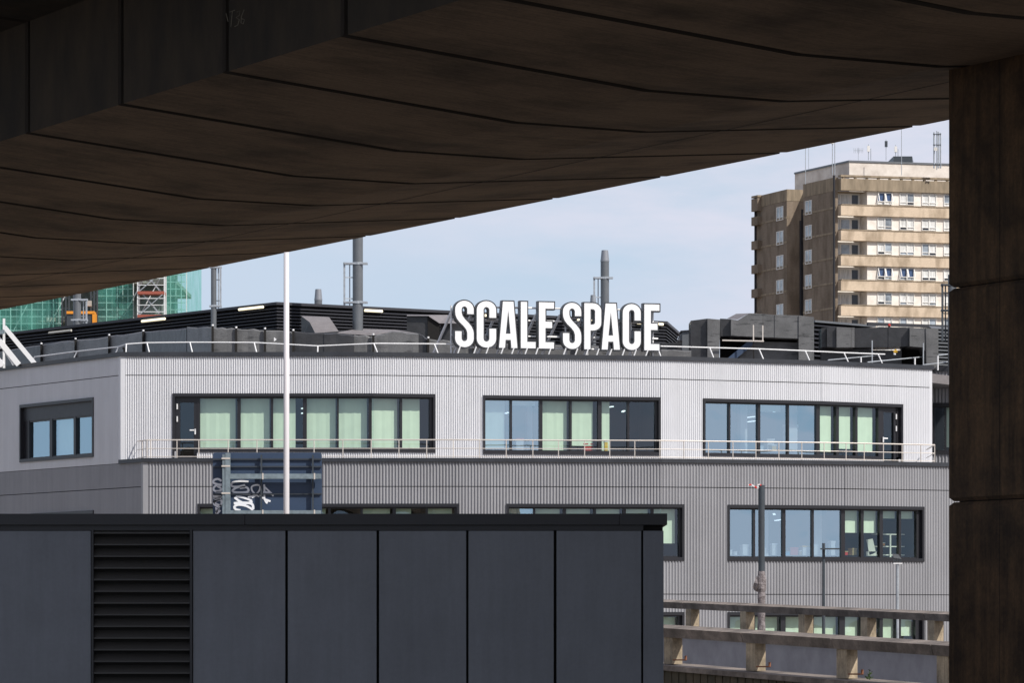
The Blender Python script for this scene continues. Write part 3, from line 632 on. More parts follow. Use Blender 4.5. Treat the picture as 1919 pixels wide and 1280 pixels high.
# big ducts on the right
root = empty('roof_duct', (W(1390, 680, 170)), 'large grey wrapped duct bridging a dark opening right of the letters', 'duct', 'black wrapped ducts on the roof')
YY = 171.0
def dpart(pts_, Y, dep, m_, name='duct_section', slant=0): return poly_prism(pts_, Y, dep, slant).build(name, m_, root)
dpart([(1295, 601), (1326, 597), (1326, 690), (1295, 690)], YY+.25, 2.0, 'duct_dark')
dpart([(1326.3, 597), (1350, 599), (1348, 690), (1326.3, 690)], YY, 2.2, 'duct')
dpart([(1350.3, 597), (1370, 598), (1370, 630), (1350.3, 630)], YY+.3, 2.0, 'duct_dark')
dpart([(1370.3, 598), (1383, 600), (1405, 587), (1430, 588), (1430, 632), (1370.3, 629)], YY, 2.2, 'duct')
dpart([(1430.3, 588), (1452, 590), (1452, 632.5), (1430.3, 632)], YY+.03, 2.2, 'duct')
dpart([(1452.3, 590), (1497, 591), (1497, 634.5), (1452.3, 632.7)], YY, 2.2, 'duct')
dpart([(1497.3, 591), (1526, 594), (1526, 690), (1497.3, 690)], YY-.05, 2.2, 'duct')
dpart([(1392, 650), (1412, 640), (1495, 642), (1495, 690), (1380, 690)], YY+.9, .8, 'duct')
dpart([(1350, 630), (1497, 634), (1497, 690), (1350, 690)], YY+1.9, .3, 'dark', 'backing')
mb = MB(); mb.add([W(1363, 597, YY+2.2), W(1380, 588, YY+2.3), W(1405, 587, YY+.0), W(1383, 599, YY+.0)], [(0, 1, 2, 3)]); mb.build('duct_cover', 'duct_top', root)
mb = MB(); mb.bar(W(1350, 690, YY+.5), W(1410, 640, YY+.6), .5, .25); mb.build('sloping_duct', 'sign_back', root)
st = empty('strut_frame', (W(1410, 690, YY-.3)), 'pale threaded strut frame in front of the large grey wrapped duct', 'strut frame')
for (xa, ya, xb, yb) in ((1412.5, 609, 1412.5, 640), (1430, 610, 1430, 639), (1354, 637.8, 1432, 639.4)):
    mb = MB(); mb.bar(W(xa, ya, YY-.35), W(xb, yb, YY-.35), .055 if xa != xb else .05); mb.build('strut', 'steel', st)
mb = MB(); mb.bar(W(1412.5, 640, YY-.3), W(1412.5, 690, YY-.3), .06); mb.build('strut', 'dark', st)
root = empty('louvre_screen', (W(1580, 690, 176)), 'black louvred screen between the two large ducts at the right', 'louvre screen')
LS = Poly([tuple(W(1526, 600, 175).xy), tuple(W(1640, 606, 178).xy)]); zz1 = ZZ(600, 175)
louvres(LS, 0, LS.s[-1], zro+.2, zz1-.1, .19, par=root, m_='screen', dep=.2)
mb = MB(); LS.band(mb, 0, LS.s[-1], -.6, -.22, zro, zz1-.1); mb.build('screen_wall', 'dark', root)
mb = MB(); LS.band(mb, 0, LS.s[-1], -.6, .06, zz1-.09, zz1); mb.build('coping', 'flue', root)
mb = MB(); mb.bar(W(1626, 607, 175.6), W(1800, 613.5, 177), .14); mb.build('coping', 'screen', root)
LS2 = Poly([tuple(W(1745, 612, 176).xy), tuple(W(1860, 606, 178).xy)])
mb = MB(); LS2.band(mb, 0, LS2.s[-1], -.6, -.2, zro, ZZ(614, 176)); mb.build('screen_wall', 'dark', root)
louvres(LS2, 0, LS2.s[-1], zro+.2, ZZ(614, 176), .16, par=root, m_='flue', dep=.16)
root = empty('roof_duct', (W(1640, 690, 172)), 'dark hanging duct with a leg at the right end of the roof', 'duct', 'black wrapped ducts on the roof')
YY = 172.
def dpart(pts_, Y, dep, m_, name='duct_section', slant=0): return poly_prism(pts_, Y, dep, slant).build(name, m_, root)
dpart([(1540, 615), (1550, 614), (1550, 651), (1540, 651)], YY+.6, 1.6, 'duct_dark')
dpart([(1550.3, 614), (1568, 613), (1568, 651), (1550.3, 650)], YY+.15, 1.8, 'duct_dark')
dpart([(1568.3, 613), (1596, 614), (1595, 651), (1568.3, 651)], YY, 2.0, 'duct')
dpart([(1596.3, 614), (1602, 614), (1602, 651), (1595.5, 651)], YY+.05, 2.0, 'duct')
dpart([(1602.3, 615), (1665, 613), (1665, 651), (1602.3, 651)], YY+.35, 1.6, 'duct_dark')
dpart([(1665.3, 613), (1705, 614), (1705, 649), (1665.3, 651)], YY+.32, 1.6, 'duct_dark')
dpart([(1705.3, 614), (1735, 615), (1735, 660), (1730, 651), (1705.3, 649)], YY, 2.0, 'duct')
dpart([(1735.3, 615), (1759, 616), (1759, 690), (1737, 690)], YY-.05, 2.0, 'duct')
dpart([(1540, 655), (1690, 657), (1690, 690), (1540, 690)], YY+1.2, .7, 'duct_dark')
dpart([(1690.3, 640), (1737, 640), (1737, 690), (1690.3, 690)], YY+2.0, .7, 'dark')
st = empty('strut_frame', (W(1680, 690, YY-.4)), 'two slim galvanised threaded rods in front of the dark hanging duct', 'strut frame')
for xa, ya in ((1635, 638), (1731, 643)):
    mb = MB(); mb.bar(W(xa, ya, YY-.5), W(xa, 690, YY-.5), .045); mb.build('strut', 'galv', st)
root = empty('beacon', (W(1667, 610, 175)), 'round red obstruction beacon on the roof screen before the tower block', 'beacon')
mb = MB(); c_ = W(1667, 609.8, 175); vs = []; fs = []
for i in range(7):
    ph = math.pi*i/6
    for j in range(10): th = 2*math.pi*j/10; vs.append((c_.x+.07*math.sin(ph)*math.cos(th), c_.y+.07*math.sin(ph)*math.sin(th), c_.z+.07*math.cos(ph)))
for i in range(6):
    for j in range(10): fs.append((i*10+j, i*10+(j+1) % 10, (i+1)*10+(j+1) % 10, (i+1)*10+j))
mb.add(vs, fs); mb.build('lens', 'red', root, smooth=True)
mb = MB(); mb.tube(c_-Vector((0, 0, .16)), c_-Vector((0, 0, .06)), .05, n=8); mb.build('base', 'dark', root)
root = empty('signal_horn', (W(1679, 662, 167)), 'small yellow fitting clipped to the end of the right guard rail', 'fitting')
mb = MB(); mb.tube(W(1676, 661, 168.9), W(1681, 657, 168.9), .06, .09, n=8); mb.build('horn', 'yellow', root)
mb = MB(); mb.tube(W(1677, 661, 168.9), W(1677, 665, 168.9), .05, n=8); mb.build('clamp', 'white_steel', root)
root = empty('air_handling_unit', (W(1285, 680, 176)), 'small grey air unit left of the large grey duct', 'air unit')
mb = poly_prism([(1279, 621), (1296, 619), (1296, 665), (1279, 665)], 175, 1.5); mb.build('casing', 'flue', root)
mb = poly_prism([(1271, 638), (1274, 629), (1279, 624), (1279, 638)], 175.1, 1.2); mb.build('cowl', 'flue', root)
mb = poly_prism([(1276, 619.5), (1296, 618), (1296, 620), (1276, 621.4)], 174.9, 1.7); mb.build('lid', 'screen', root)
mb = poly_prism([(1240, 643), (1296, 640), (1296, 665), (1240, 665)], 177, 1.7); mb.build('plinth', 'duct_dark', root)
root = empty('floodlight', (W(234, 660, 166)), 'tiny black bollard fitting at the white corner of the roof edge', 'fitting')
mb = MB(); mb.tube(W(234, 668, 161.5), W(234, 652, 161.5), .05, n=8); mb.tube(W(234, 655, 161.5), W(234, 651, 161.5), .09, n=10); mb.build('stem', 'dark', root)
# white stair at the far left
root = empty('roof_stair', (W(20, 690, 167)), 'white steel stair stringers at the left end of the roof', 'stair')
YS = 167.5
for (xa, ya, xb, yb, wd, nm) in ((9, 613, 66, 682, .14, 'stringer'), (-40, 590, 36, 684, .17, 'stringer'), (11, 660, 27, 684, .08, 'brace'), (8, 597, 8, 690, .09, 'post'), (-40, 652, 8, 652, .06, 'rail'), (-40, 676, 8, 676, .06, 'rail'), (-30, 640, 6, 686, .17, 'stringer')):
    mb = MB(); mb.bar(W(xa, ya, YS), W(xb, yb, YS), wd, wd*1.3); mb.build(nm, 'white_steel', root)
mb = MB(); mb.bar(W(-40, 623, YS-.2), W(9, 622, YS-.2), .08, .16); mb.build('landing_edge', 'sign_steel', root)

# ---------------------------------------------------------------- roof sign  SCALE SPACE
sg = empty('roof_sign', (W(1043, 660, 162)), 'tall white letters SCALE SPACE with black sides on a white tubular frame on the roof', 'sign')
SG = Poly([tuple(W(849, 600, 161.2).xy), tuple(W(1240, 600, 163.3).xy)])
zS0 = ZZ(652.5, 161.6); zS1 = ZZ(562.5, 161.3); HL = zS1-zS0
def arc(cx, cy, rx, ry, a0, a1, n=8):
    return [(cx+rx*math.cos(math.radians(a0+(a1-a0)*i/n)), cy+ry*math.sin(math.radians(a0+(a1-a0)*i/n))) for i in range(n+1)]
# y is down, 0..1 ; units of letter height
def L_S():
    w_ = .41; p = []
    p += [(w_, .30)]+[(w_, .19)]+arc(.205, .19, .205, .19, 0, -180, 12)+[(0, .25), (.008, .32), (.04, .40), (.10, .475), (.18, .55), (.235, .62), (.255, .69), (.255, .80)]
    p += arc(.205, .80, .05, .055, 0, 180, 8)+[(.155, .645), (0, .645), (0, .80)]+arc(.205, .81, .205, .19, 180, 0, 12)
    p += [(.41, .70), (.40, .63), (.365, .55), (.30, .47), (.22, .39), (.17, .32), (.155, .26), (.155, .20)]+arc(.205, .195, .05, .055, 180, 360, 8)+[(.255, .30)]
    return [p]
def L_C():
    w_ = .41
    p = [(w_, .37), (w_, .19)]+arc(.205, .19, .205, .19, 0, -180, 12)+[(0, .81)]+arc(.205, .81, .205, .19, 180, 0, 12)+[(w_, .58), (.255, .58), (.255, .80)]
    p += arc(.205, .80, .05, .055, 0, 180, 8)+[(.155, .20)]+arc(.205, .20, .05, .055, 180, 360, 8)+[(.255, .37)]
    return [p]
def L_A():
    return [[(.085, 0), (.325, 0), (.41, 1), (.262, 1), (.25, .83), (.16, .83), (.148, 1), (0, 1)], [(.205, .29), (.167, .68), (.243, .68)]]
def L_L(): return [[(0, 0), (.155, 0), (.155, .845), (.335, .845), (.335, 1), (0, 1)]]
def L_E(): return [[(0, 0), (.335, 0), (.335, .155), (.155, .155), (.155, .41), (.295, .41), (.295, .565), (.155, .565), (.155, .845), (.335, .845), (.335, 1), (0, 1)]]
def L_P():
    return [[(0, 0), (.2, 0)]+arc(.20, .17, .19, .17, -90, 0, 8)+arc(.20, .43, .19, .17, 0, 90, 8)+[(.155, .60), (.155, 1), (0, 1)],
            [(.155, .145), (.19, .145)]+arc(.19, .185, .045, .04, -90, 0, 4)+arc(.19, .415, .045, .04, 0, 90, 4)+[(.155, .455)]]
letters = [(L_S, 852.5, 889), (L_C, 893, 931), (L_A, 934.5, 971), (L_L, 975.5, 1005), (L_E, 1009.5, 1039.5), (L_S, 1054.5, 1090.5), (L_P, 1094.5, 1128), (L_A, 1127, 1163), (L_C, 1166.5, 1202), (L_E, 1207, 1237)]
def curve_mesh(name, splines, wpx, sw, offset, depth, o_front, m_, par):
    cu = bpy.data.curves.new(name, 'CURVE'); cu.dimensions = '2D'; cu.fill_mode = 'BOTH'; cu.extrude = depth/2; cu.offset = offset
    for sp in splines:
        s_ = cu.splines.new('POLY'); s_.points.add(len(sp)-1)
        for i, (x, y) in enumerate(sp): s_.points[i].co = (x*sw, (1-y)*HL, 0, 1)
        s_.use_cyclic_u = True
    tmp = bpy.data.objects.new(name, cu); col.objects.link(tmp)
    dg = bpy.context.evaluated_depsgraph_get(); me = bpy.data.meshes.new_from_object(tmp.evaluated_get(dg))
    bpy.data.objects.remove(tmp)
    me.materials.clear(); me.materials.append(M[m_])
    return me
for fn, xa, xb in letters:
    sp = fn(); wu = max(x for x, y in sp[0]); sa = SG.sp(xa); sb = SG.sp(xb); sw = (sb-sa)/wu
    A = SG.pt(sa); dd = SG.d[0]; nn = Vector((dd.y, -dd.x))
    rot = Matrix(((dd.x, 0, nn.x), (dd.y, 0, nn.y), (0, 1, 0))).to_4x4()   # local x along, y up, z outward
    me = curve_mesh('letter', sp, None, sw, .030, .30, 0, 'letter_side', sg)
    P0 = Vector((A.x, A.y, zS0))-nn.to_3d()*.15
    me.transform(Matrix.Translation(P0-sg.location) @ rot)
    lo = bpy.data.objects.new('letter', me); col.objects.link(lo); lo.parent = sg
    me2 = curve_mesh('letter_face', sp, None, sw, -.020, .012, 0, 'letter', sg)
    me2.transform(Matrix.Translation(P0+nn.to_3d()*.158-sg.location) @ rot)
    fo = bpy.data.objects.new('letter_face', me2); col.objects.link(fo); fo.parent = lo
# frame
def sgp(px, y, o): Q = SG.pt(SG.sp(px), o); return Vector((Q.x, Q.y, ZZ(y, 162)))
for y_, xa, xb in ((576, 868, 1232), (600, 850, 1238), (629.5, 850, 1238), (651.5, 850, 1240)):
    mb = MB(); mb.tube(sgp(xa, y_, -.36), sgp(xb, y_, -.36), .04, n=8); mb.build('frame_rail', 'white_steel', sg)
for px in (850, 898, 945, 983, 1022, 1065, 1106, 1147, 1188, 1229):
    mb = MB(); mb.tube(sgp(px, 574, -.40), Vector((*sgp(px, 0, -.40).xy, zro)), .035, n=8); mb.build('frame_post', 'white_steel', sg)
for px in (850, 889, 935, 970, 1010, 1055, 1098, 1135, 1178, 1220):
    mb = MB(); p1 = sgp(px, 588, -.45); p0 = Vector((*sgp(px-24, 0, -2.2).xy, zro)); mb.tube(p0, p1, .055, n=8); mb.build('frame_brace', 'white_steel', sg)
for px in (862, 892, 915, 943, 963, 988, 1008, 1032, 1060, 1082, 1102, 1122, 1146, 1170, 1192, 1214):
    mb = MB(); mb.tube(Vector((*sgp(px-7, 0, .0).xy, Z_CAP0)), sgp(px+1, 651.5, .0), .03, n=6); mb.build('foot_strut', 'white_steel', sg)

# ---------------------------------------------------------------- things seen through the lab windows
def inwin(P, px, off): Q = P.pt(P.sp(px), off); return Q
def small_box(name, P, px, wpx, off, y0, y1, m_, label, cat, dep=.35, lid=None):
    Q = inwin(P, px, off); Y = Q.y; wd = wpx*Y/F; i = P.seg(P.sp(px)); dd = P.d[i]; z0, z1 = ZZ(y0, Y), ZZ(y1, Y)
    root = empty(name, (Q.x, Q.y, z0), label, cat)
    mb = MB(); mb.obox((Q.x, Q.y), dd, wd, dep, z0, z1); mb.build('body', m_, root)
    if lid: mb = MB(); mb.obox((Q.x, Q.y), dd, wd*1.12, dep*1.1, z1, z1+(z1-z0)*.12+.02); mb.build('lid', lid, root)
    return root
lw = MB(); LO.band(lw, LO.sp(1366), LO.sp(1720), -1.3, -.42, zlb+.10, zlb+.14); lw.build('worktop', 'white_frame', bld)
small_box('storage_box', LO, 1494, 15, -.5, 1041, 1029, 'red', 'red storage box on the worktop in the lower lab window', 'box', lid='red')
small_box('storage_box', LO, 1517, 15, -.5, 1041, 1026, 'white_frame', 'cream lidded tub beside the red box in the lower lab window', 'box', lid='yellow')
small_box('storage_box', LO, 1481, 8, -.47, 1041, 1036, 'blue', 'small blue box beside the red box in the lower lab window', 'box', lid='blue')
small_box('storage_box', LO, 1403, 12, -.5, 1041, 1024, 'white_frame', 'pale drum in the leftmost blue pane of the lower lab window', 'box', lid='white_frame')
small_box('storage_box', LO, 1567, 8, -.5, 1041, 1018, 'white_frame', 'white stand near the right blue pane of the lower lab window', 'box', lid='white_frame')
small_box('storage_box', LO, 1612, 9, -.6, 1041, 1030, 'cardboard', 'open cardboard box under the half drawn blinds', 'box', lid='cardboard')
small_box('storage_box', LO, 1598, 8, -.7, 1041, 1035, 'red', 'flat red and brown carton left of the cardboard box under the blinds', 'box', lid='cardboard')
small_box('lab_cabinet', UP, 1502, 22, -1.0, 846, 802, 'white_frame', 'tall white lab machine behind the blue panes of the upper right window', 'machine', lid='white_frame')
small_box('lab_cabinet', UP, 1470, 14, -1.4, 846, 826, 'white_frame', 'low white lab machine beside the tall white machine', 'machine', lid='white_frame')
small_box('storage_box', UP, 980, 14, -.7, 846, 825, 'white_frame', 'white box with a red band in the middle upper window', 'box', lid='red')
small_box('storage_box', UP, 1107, 17, -.55, 846, 834, 'red', 'red crate under a blind in the middle upper window', 'box', lid='red')
small_box('storage_box', UP, 1140, 6, -.5, 846, 829, 'yellow', 'slim yellow folder box in the middle upper window', 'box', lid='white_frame')
for xx in ((1428, 846, 838, 8, 'white_frame', 'pale bottle crate low in the third blue pane of the upper right window'), (1452, 846, 836, 9, 'yellow', 'yellow topped tub low in the third blue pane of the upper right window')):
    small_box('storage_box', UP, xx[0]+6, xx[3], -.5, xx[1], xx[2], xx[4], xx[5], 'box', lid='white_frame')
for P_, pa, pb, wi, oo in ((UP, 1406, 1419, 2, -.9), (UP, 1508, 1519, 2, -1.2), (LO, 1450, 1463, 7, -1.5), (LO, 1550, 1564, 7, -1.5), (UP, 1001, 1010, 1, -1.2)):
    zt_, zb_ = (zy(741), zy(846)) if P_ is UP else (zlt, zlb)
    mb = MB(); P_.band(mb, P_.sp(pa), P_.sp(pb), oo-.3, oo, zb_-.1, zt_+.05); mb.build('interior_column', 'white_frame', bld)
M['ceil'] = emis('ceil', (.85, .95, 1.0), 1.6)
for P_, pa, pb, y_ in ((UP, 1430, 1466, 781), (UP, 1432, 1470, 789), (UP, 1484, 1500, 770), (UP, 963, 978, 773), (UP, 1154, 1176, 762), (UP, 1155, 1160, 774), (LO, 1478, 1508, 974), (LO, 1476, 1490, 963), (UP, 1184, 1198, 770), (UP, 563, 568, 764), (UP, 563, 568, 773)):
    A_ = P_.pt(P_.sp(pa), -1.6); B_ = P_.pt(P_.sp(pb), -2.6); mb = MB(); mb.bar((A_.x, A_.y, ZZ(y_+2, A_.y)), (B_.x, B_.y, ZZ(y_, B_.y)), .10, .035); mb.build('ceiling_light', 'ceil', bld)
for px_, w_, y0_, mm_, lab_ in ((1375, 6, 1033, 'white_frame', 'small pale bottle at the far left of the lower lab window'), (1385, 5, 1036, 'white_steel', 'short white pot left of the pale drum in the lab window'), (1437, 9, 1030, 'white_frame', 'white tray stack just right of the dark column in the lab window'), (1458, 10, 1022, 'white_frame', 'white instrument at the right edge of the second blue lab pane'), (1507, 5, 1034, 'cardboard', 'tan tub wedged between the red box and the cream tub'), (1534, 10, 1024, 'white_frame', 'pale instrument left of the flat lamp head in the lab window'), (1552, 6, 1033, 'blind', 'greenish bottle behind the flat lamp head')):
    small_box('lab_item', LO, px_, w_, -.5, 1041, y0_, mm_, lab_, 'lab item', dep=.25, lid='white_steel')
# chair-like white machine
root = empty('lab_hood', (*inwin(LO, 1634, -1.0).to_tuple(), ZZ(1041, 162)), 'white sloping lab hood beside the cardboard box', 'machine')
Q = inwin(LO, 1634, -1.0); mb = MB(); dd = LO.d[-1]
pr = [W(1624, 1012, Q.y), W(1636, 1010, Q.y), W(1642, 1036, Q.y), W(1630, 1041, Q.y)]
mb.prism(pr, [p+Vector((.05, .5, 0)) for p in pr]); mb.build('cover', 'white_frame', root)
mb = MB(); pr = [W(1624, 1034, Q.y), W(1643, 1034, Q.y), W(1643, 1042, Q.y), W(1624, 1042, Q.y)]; mb.prism(pr, [p+Vector((.05, .6, 0)) for p in pr]); mb.build('base', 'white_frame', root)
# shelf rack
root = empty('shelf_rack', (*inwin(LO, 1690, -1.0).to_tuple(), zlb), 'white open shelf rack behind the right end of the lower lab window', 'shelf')
for px, oo in ((1665, -.8), (1688, -.8), (1708, -.9), (1716, -1.2)):
    Q = inwin(LO, px, oo); mb = MB(); mb.bar((Q.x, Q.y, zlb+.12), (Q.x, Q.y, ZZ(1001, Q.y)), .06); mb.build('upright', 'white_frame', root)
for y_ in (1001, 1024, 1040):
    mb = MB(); LO.band(mb, LO.sp(1664), LO.sp(1716), -1.3, -.85, ZZ(y_, 162)-.02, ZZ(y_, 162)+.02); mb.build('shelf', 'white_frame', root)
small_box('storage_box', LO, 1676, 5, -1.0, 1023, 1019, 'orange', 'tiny orange tub on the middle shelf of the rack', 'box', lid='white_frame')
small_box('storage_box', LO, 1672, 6, -1.0, 1001, 997, 'white_frame', 'small white dispenser on top of the shelf rack', 'box', lid='flue')

# ---------------------------------------------------------------- tower block
tw = empty('tower_block', (W(1575, 1170, 440).x, 440, 0), 'tall brown brick apartment tower with white window bands and aerials', 'tower block')
TM = Vector(W(1565, 0, 440).xy); TLd = (Vector(W(1506, 0, 447).xy)-TM).normalized()
TRd = (Vector(W(1778, 0, 443.5).xy)-TM).normalized()
TL1 = Vector(W(1506, 0, 447).xy)
WC = Vector(W(1475, 0, 450.7).xy); WL = Vector(W(1417, 0, 458.6).xy)
TRe = TM+TRd*26
Zt = ZZ(332, 440); FH = 47*440/F
zf0 = ZZ(357, 440)          # underside of roof parapet = top of first window strip
dm = MB(); 
core = [tuple(TM), tuple(TRe), tuple(TRe+TLd*22), tuple(TM+TLd*24), tuple(WL+(TRd*1.)), ]
# core volumes: main block and wing
def vol(pts_, z0, z1, m_, name, par=tw, lab=None):
    mb = MB(); mb.prism([(x, y, z0) for x, y in pts_], [(x, y, z1) for x, y in pts_]); o_ = mb.build(name, m_, par)
    if lab: o_['label'] = lab
    return o_
r3 = .0
main = [tuple(TM+TRd*(.0)), tuple(TM+TRd*4.05), tuple(TM+TRd*4.05+TLd*1.2), tuple(TM+TRd*26+TLd*1.2), tuple(TRe+TLd*9), tuple(TM+TRd*3+TLd*22), tuple(TL1+TRd*.0)]
# shaded side wall slab of the main block
vol([tuple(TM), tuple(TM+TRd*.35), tuple(TL1+TRd*.35), tuple(TL1)], 0, zf0, 'brick_shaded', 'side_wall', lab='shaded brick side wall')
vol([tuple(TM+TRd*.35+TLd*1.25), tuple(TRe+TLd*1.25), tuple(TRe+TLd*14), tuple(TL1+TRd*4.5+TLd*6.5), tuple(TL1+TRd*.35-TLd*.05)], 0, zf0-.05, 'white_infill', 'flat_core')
vol([tuple(WC), tuple(WC+TRd*3.2), tuple(WL+TRd*3.2), tuple(WL)], 0, zf0-.02, 'brick_shaded', 'rear_wing', lab='shaded brick rear wing')
vol([tuple(WC-TLd*.03-TRd*.02), tuple(WC+TRd*3.2-TLd*.03), tuple(WL+TRd*3.2), tuple(WL-TRd*.02+TLd*.03)], zf0-.0, Zt-.15, 'conc_tower', 'parapet')
vol([tuple(TM-TRd*.03), tuple(TM+TRd*.4), tuple(TL1+TRd*.4), tuple(TL1-TRd*.03)], zf0, Zt, 'conc_tower', 'parapet')
vol([tuple(TM+TRd*.4-TLd*.0), tuple(TRe), tuple(TRe+TLd*14), tuple(TL1+TRd*.4)], zf0-.05, Zt-1.6, 'conc_tower', 'roof')
# front parapet band with coping above a slot
FO = 1.25   # projection of front bands
A0 = TM-TLd*.75+TRd*.55
def fr(s, o): return TM+TRd*s-TLd*o
def band(s0, s1, o0, o1, z0, z1, m_, name, par=tw): return vol([tuple(fr(s0, o1)), tuple(fr(s1, o1)), tuple(fr(s1, o0)), tuple(fr(s0, o0))], z0, z1, m_, name, par)
band(.35, 26, 0, .75, zf0, zf0+22*440/F, 'conc_tower', 'roof_band')
band(.30, 26, .15, .80, Zt+.0, Zt+.22, 'conc_tower', 'coping')
for k in range(18):
    band(.6+k*1.35, .85+k*1.35, .5, .7, zf0+22*440/F, Zt, 'conc_tower', 'coping_block')
mb = MB()
nfl = 7
for f in range(nfl):
    ztp = zf0-f*FH; zwb = ztp-26*440/F; zbb = ztp-FH
    # brick spandrel
    pr_ = band(.35, 26, 0, .75, zbb, zwb-.12, 'brick', 'spandrel')
    band(.40, 26, .0, .80, zwb-.12, zwb, 'conc_tower', 'sill')
    # side floor line
    for (Pa, Pb) in ((TM-TRd*.04, TL1-TRd*.04), (WC-TRd*.04, WL-TRd*.04)):
        vol([tuple(Pa), tuple(Pa+TRd*.2), tuple(Pb+TRd*.2), tuple(Pb)], zbb-.12+.9, zbb+.10+.9, 'conc_tower', 'floor_line')
    # balcony recess at the corner: dark glazing set back
    sb0, sb1 = .35, 3.6
    gz = band(.5, 3.45, -1.2, -1.15, zwb, ztp, 'white_frame', 'balcony_front')
    for (u0, u1, mm_) in ((.6, 1.15, 'curtain'), (1.3, 2.25, random.choice(['curtain', 'twin_glass'])), (2.55, 3.25, 'twin_dark')):
        band(u0, u1, -1.15, -1.12, zwb+.1, ztp-.3, mm_, 'balcony_pane', gz)
    # infill wall with windows
    inf = band(3.6, 26, -1.2, .35, zwb, ztp, 'white_infill', 'infill_wall')
    for q, px in enumerate([1658, 1699.5, 1741, 1782, 1823, 1864]):
        r_ = (px-960)/F; B_ = fr(0, .36); dd = TRd; s_ = (r_*B_.y-B_.x)/(dd.x-r_*dd.y)
        wv = .86
        wf = MB(); 
        def wbox(mb_, u0, u1, z0, z1, o0, o1):
            p_ = [fr(u0, o1), fr(u1, o1), fr(u1, o0), fr(u0, o0)]; mb_.prism([(p.x, p.y, z0) for p in p_], [(p.x, p.y, z1) for p in p_])
        zt_w = ztp-.10; zb_w = zwb+.12; zm_ = zb_w+.28
        for (u0, u1, z0, z1) in ((s_-wv, s_-wv+.07, zb_w, zt_w), (s_+wv-.07, s_+wv, zb_w, zt_w), (s_-.05, s_+.05, zb_w, zt_w), (s_-wv+.07, s_-.05, zt_w-.07, zt_w), (s_+.05, s_+wv-.07, zt_w-.07, zt_w), (s_-wv+.07, s_-.05, zm_, zm_+.07), (s_+.05, s_+wv-.07, zm_, zm_+.07), (s_-wv+.07, s_-.05, zb_w, zb_w+.05), (s_+.05, s_+wv-.07, zb_w, zb_w+.05)):
            wbox(wf, u0, u1, z0, z1, .355, .46)
        wo = wf.build('window', 'white_frame', tw)
        sty = random.random()
        for (u0, u1) in ((s_-wv+.07, s_-.05), (s_+.05, s_+wv-.07)):
            pm = MB(); wbox(pm, u0, u1, zm_+.07, zt_w-.07, .352, .37)
            kk = 'twin_blue' if (f, q) in ((0, 0), (3, 0), (3, 1)) else random.choice(['curtain', 'curtain', 'twin_glass', 'curtain'])
            pm.build('pane', kk, wo)
            pm = MB(); wbox(pm, u0, u1, zb_w+.05, zm_, .352, .37); pm.build('pane', random.choice(['twin_glass', 'twin_dark', 'curtain']), wo)
            if kk == 'twin_blue':   # tilted open sash
                p_ = [fr(u0, .47), fr(u1, .47), fr(u1, .95), fr(u0, .95)]
                sm = MB()
                a1, b1 = fr(u0, .47), fr(u1, .47); a2, b2 = fr(u0-.0, .85), fr(u1, .85)
                for (P1, P2) in (((a1.x, a1.y, zt_w), (a2.x, a2.y, zm_)), ((b1.x, b1.y, zt_w), (b2.x, b2.y, zm_)), ((a2.x, a2.y, zm_), (b2.x, b2.y, zm_))): sm.bar(P1, P2, .07)
                sm.build('open_sash', 'white_frame', wo)
    # shaded side windows
    for (Pa, Pb, u0, u1, dz) in ((TM, TL1, .72, .93, 0), (WC, WL, .10, .32, 0)):
        a1 = Pa+(Pb-Pa)*u0; b1 = Pa+(Pb-Pa)*u1; nn = -TRd
        # in photo these windows sit half a storey lower
        z1 = zf0-.55-f*FH-.0; z0 = z1-1.42
        wf = MB(); L1 = [(0, .06), (.94, 1), (.475, .525)]
        for (t0, t1) in L1:
            p_ = [a1+(b1-a1)*t0, a1+(b1-a1)*t1]; q_ = [p+nn*.08 for p in p_]
            pp = [p_[0], p_[1], q_[1], q_[0]]; wf.prism([(p.x, p.y, z0) for p in pp], [(p.x, p.y, z1) for p in pp])
        for (za, zb2) in ((z1, z1+.07), (z0-.07, z0), (z0+.32, z0+.36)):
            pp = [a1, b1, b1+nn*.075, a1+nn*.075]; wf.prism([(p.x, p.y, za) for p in pp], [(p.x, p.y, zb2) for p in pp])
        wo = wf.build('window', 'white_frame', tw)
        pm = MB(); pp = [a1, b1, b1+nn*.03, a1+nn*.03]; pm.prism([(p.x, p.y, z0) for p in pp], [(p.x, p.y, z1) for p in pp]); pm.build('pane', 'shade_glass', wo)
    # rear balconies poking out on the far left
    vol([tuple(WL-TRd*.55-TLd*1.6), tuple(WL-TLd*1.6), tuple(WL), tuple(WL-TRd*.55)], zbb+.7, zwb+.45, 'brick_shaded', 'rear_balcony')
vol([tuple(WL-TRd*.55-TLd*1.6), tuple(WL-TLd*1.6), tuple(WL), tuple(WL-TRd*.55)], Zt-1.9, Zt-.45, 'brick_shaded', 'rear_balcony')
vol([tuple(WL-TRd*.55-TLd*1.6), tuple(WL-TLd*1.6), tuple(WL), tuple(WL-TRd*.55)], Zt-.35, Zt-.12, 'conc_tower', 'coping')
# base of the tower below the storeys in view
vol([tuple(fr(.35, .75)), tuple(fr(26, .75)), tuple(fr(26, 0)), tuple(fr(.35, 0))], 0, zf0-nfl*FH, 'brick', 'base_wall')
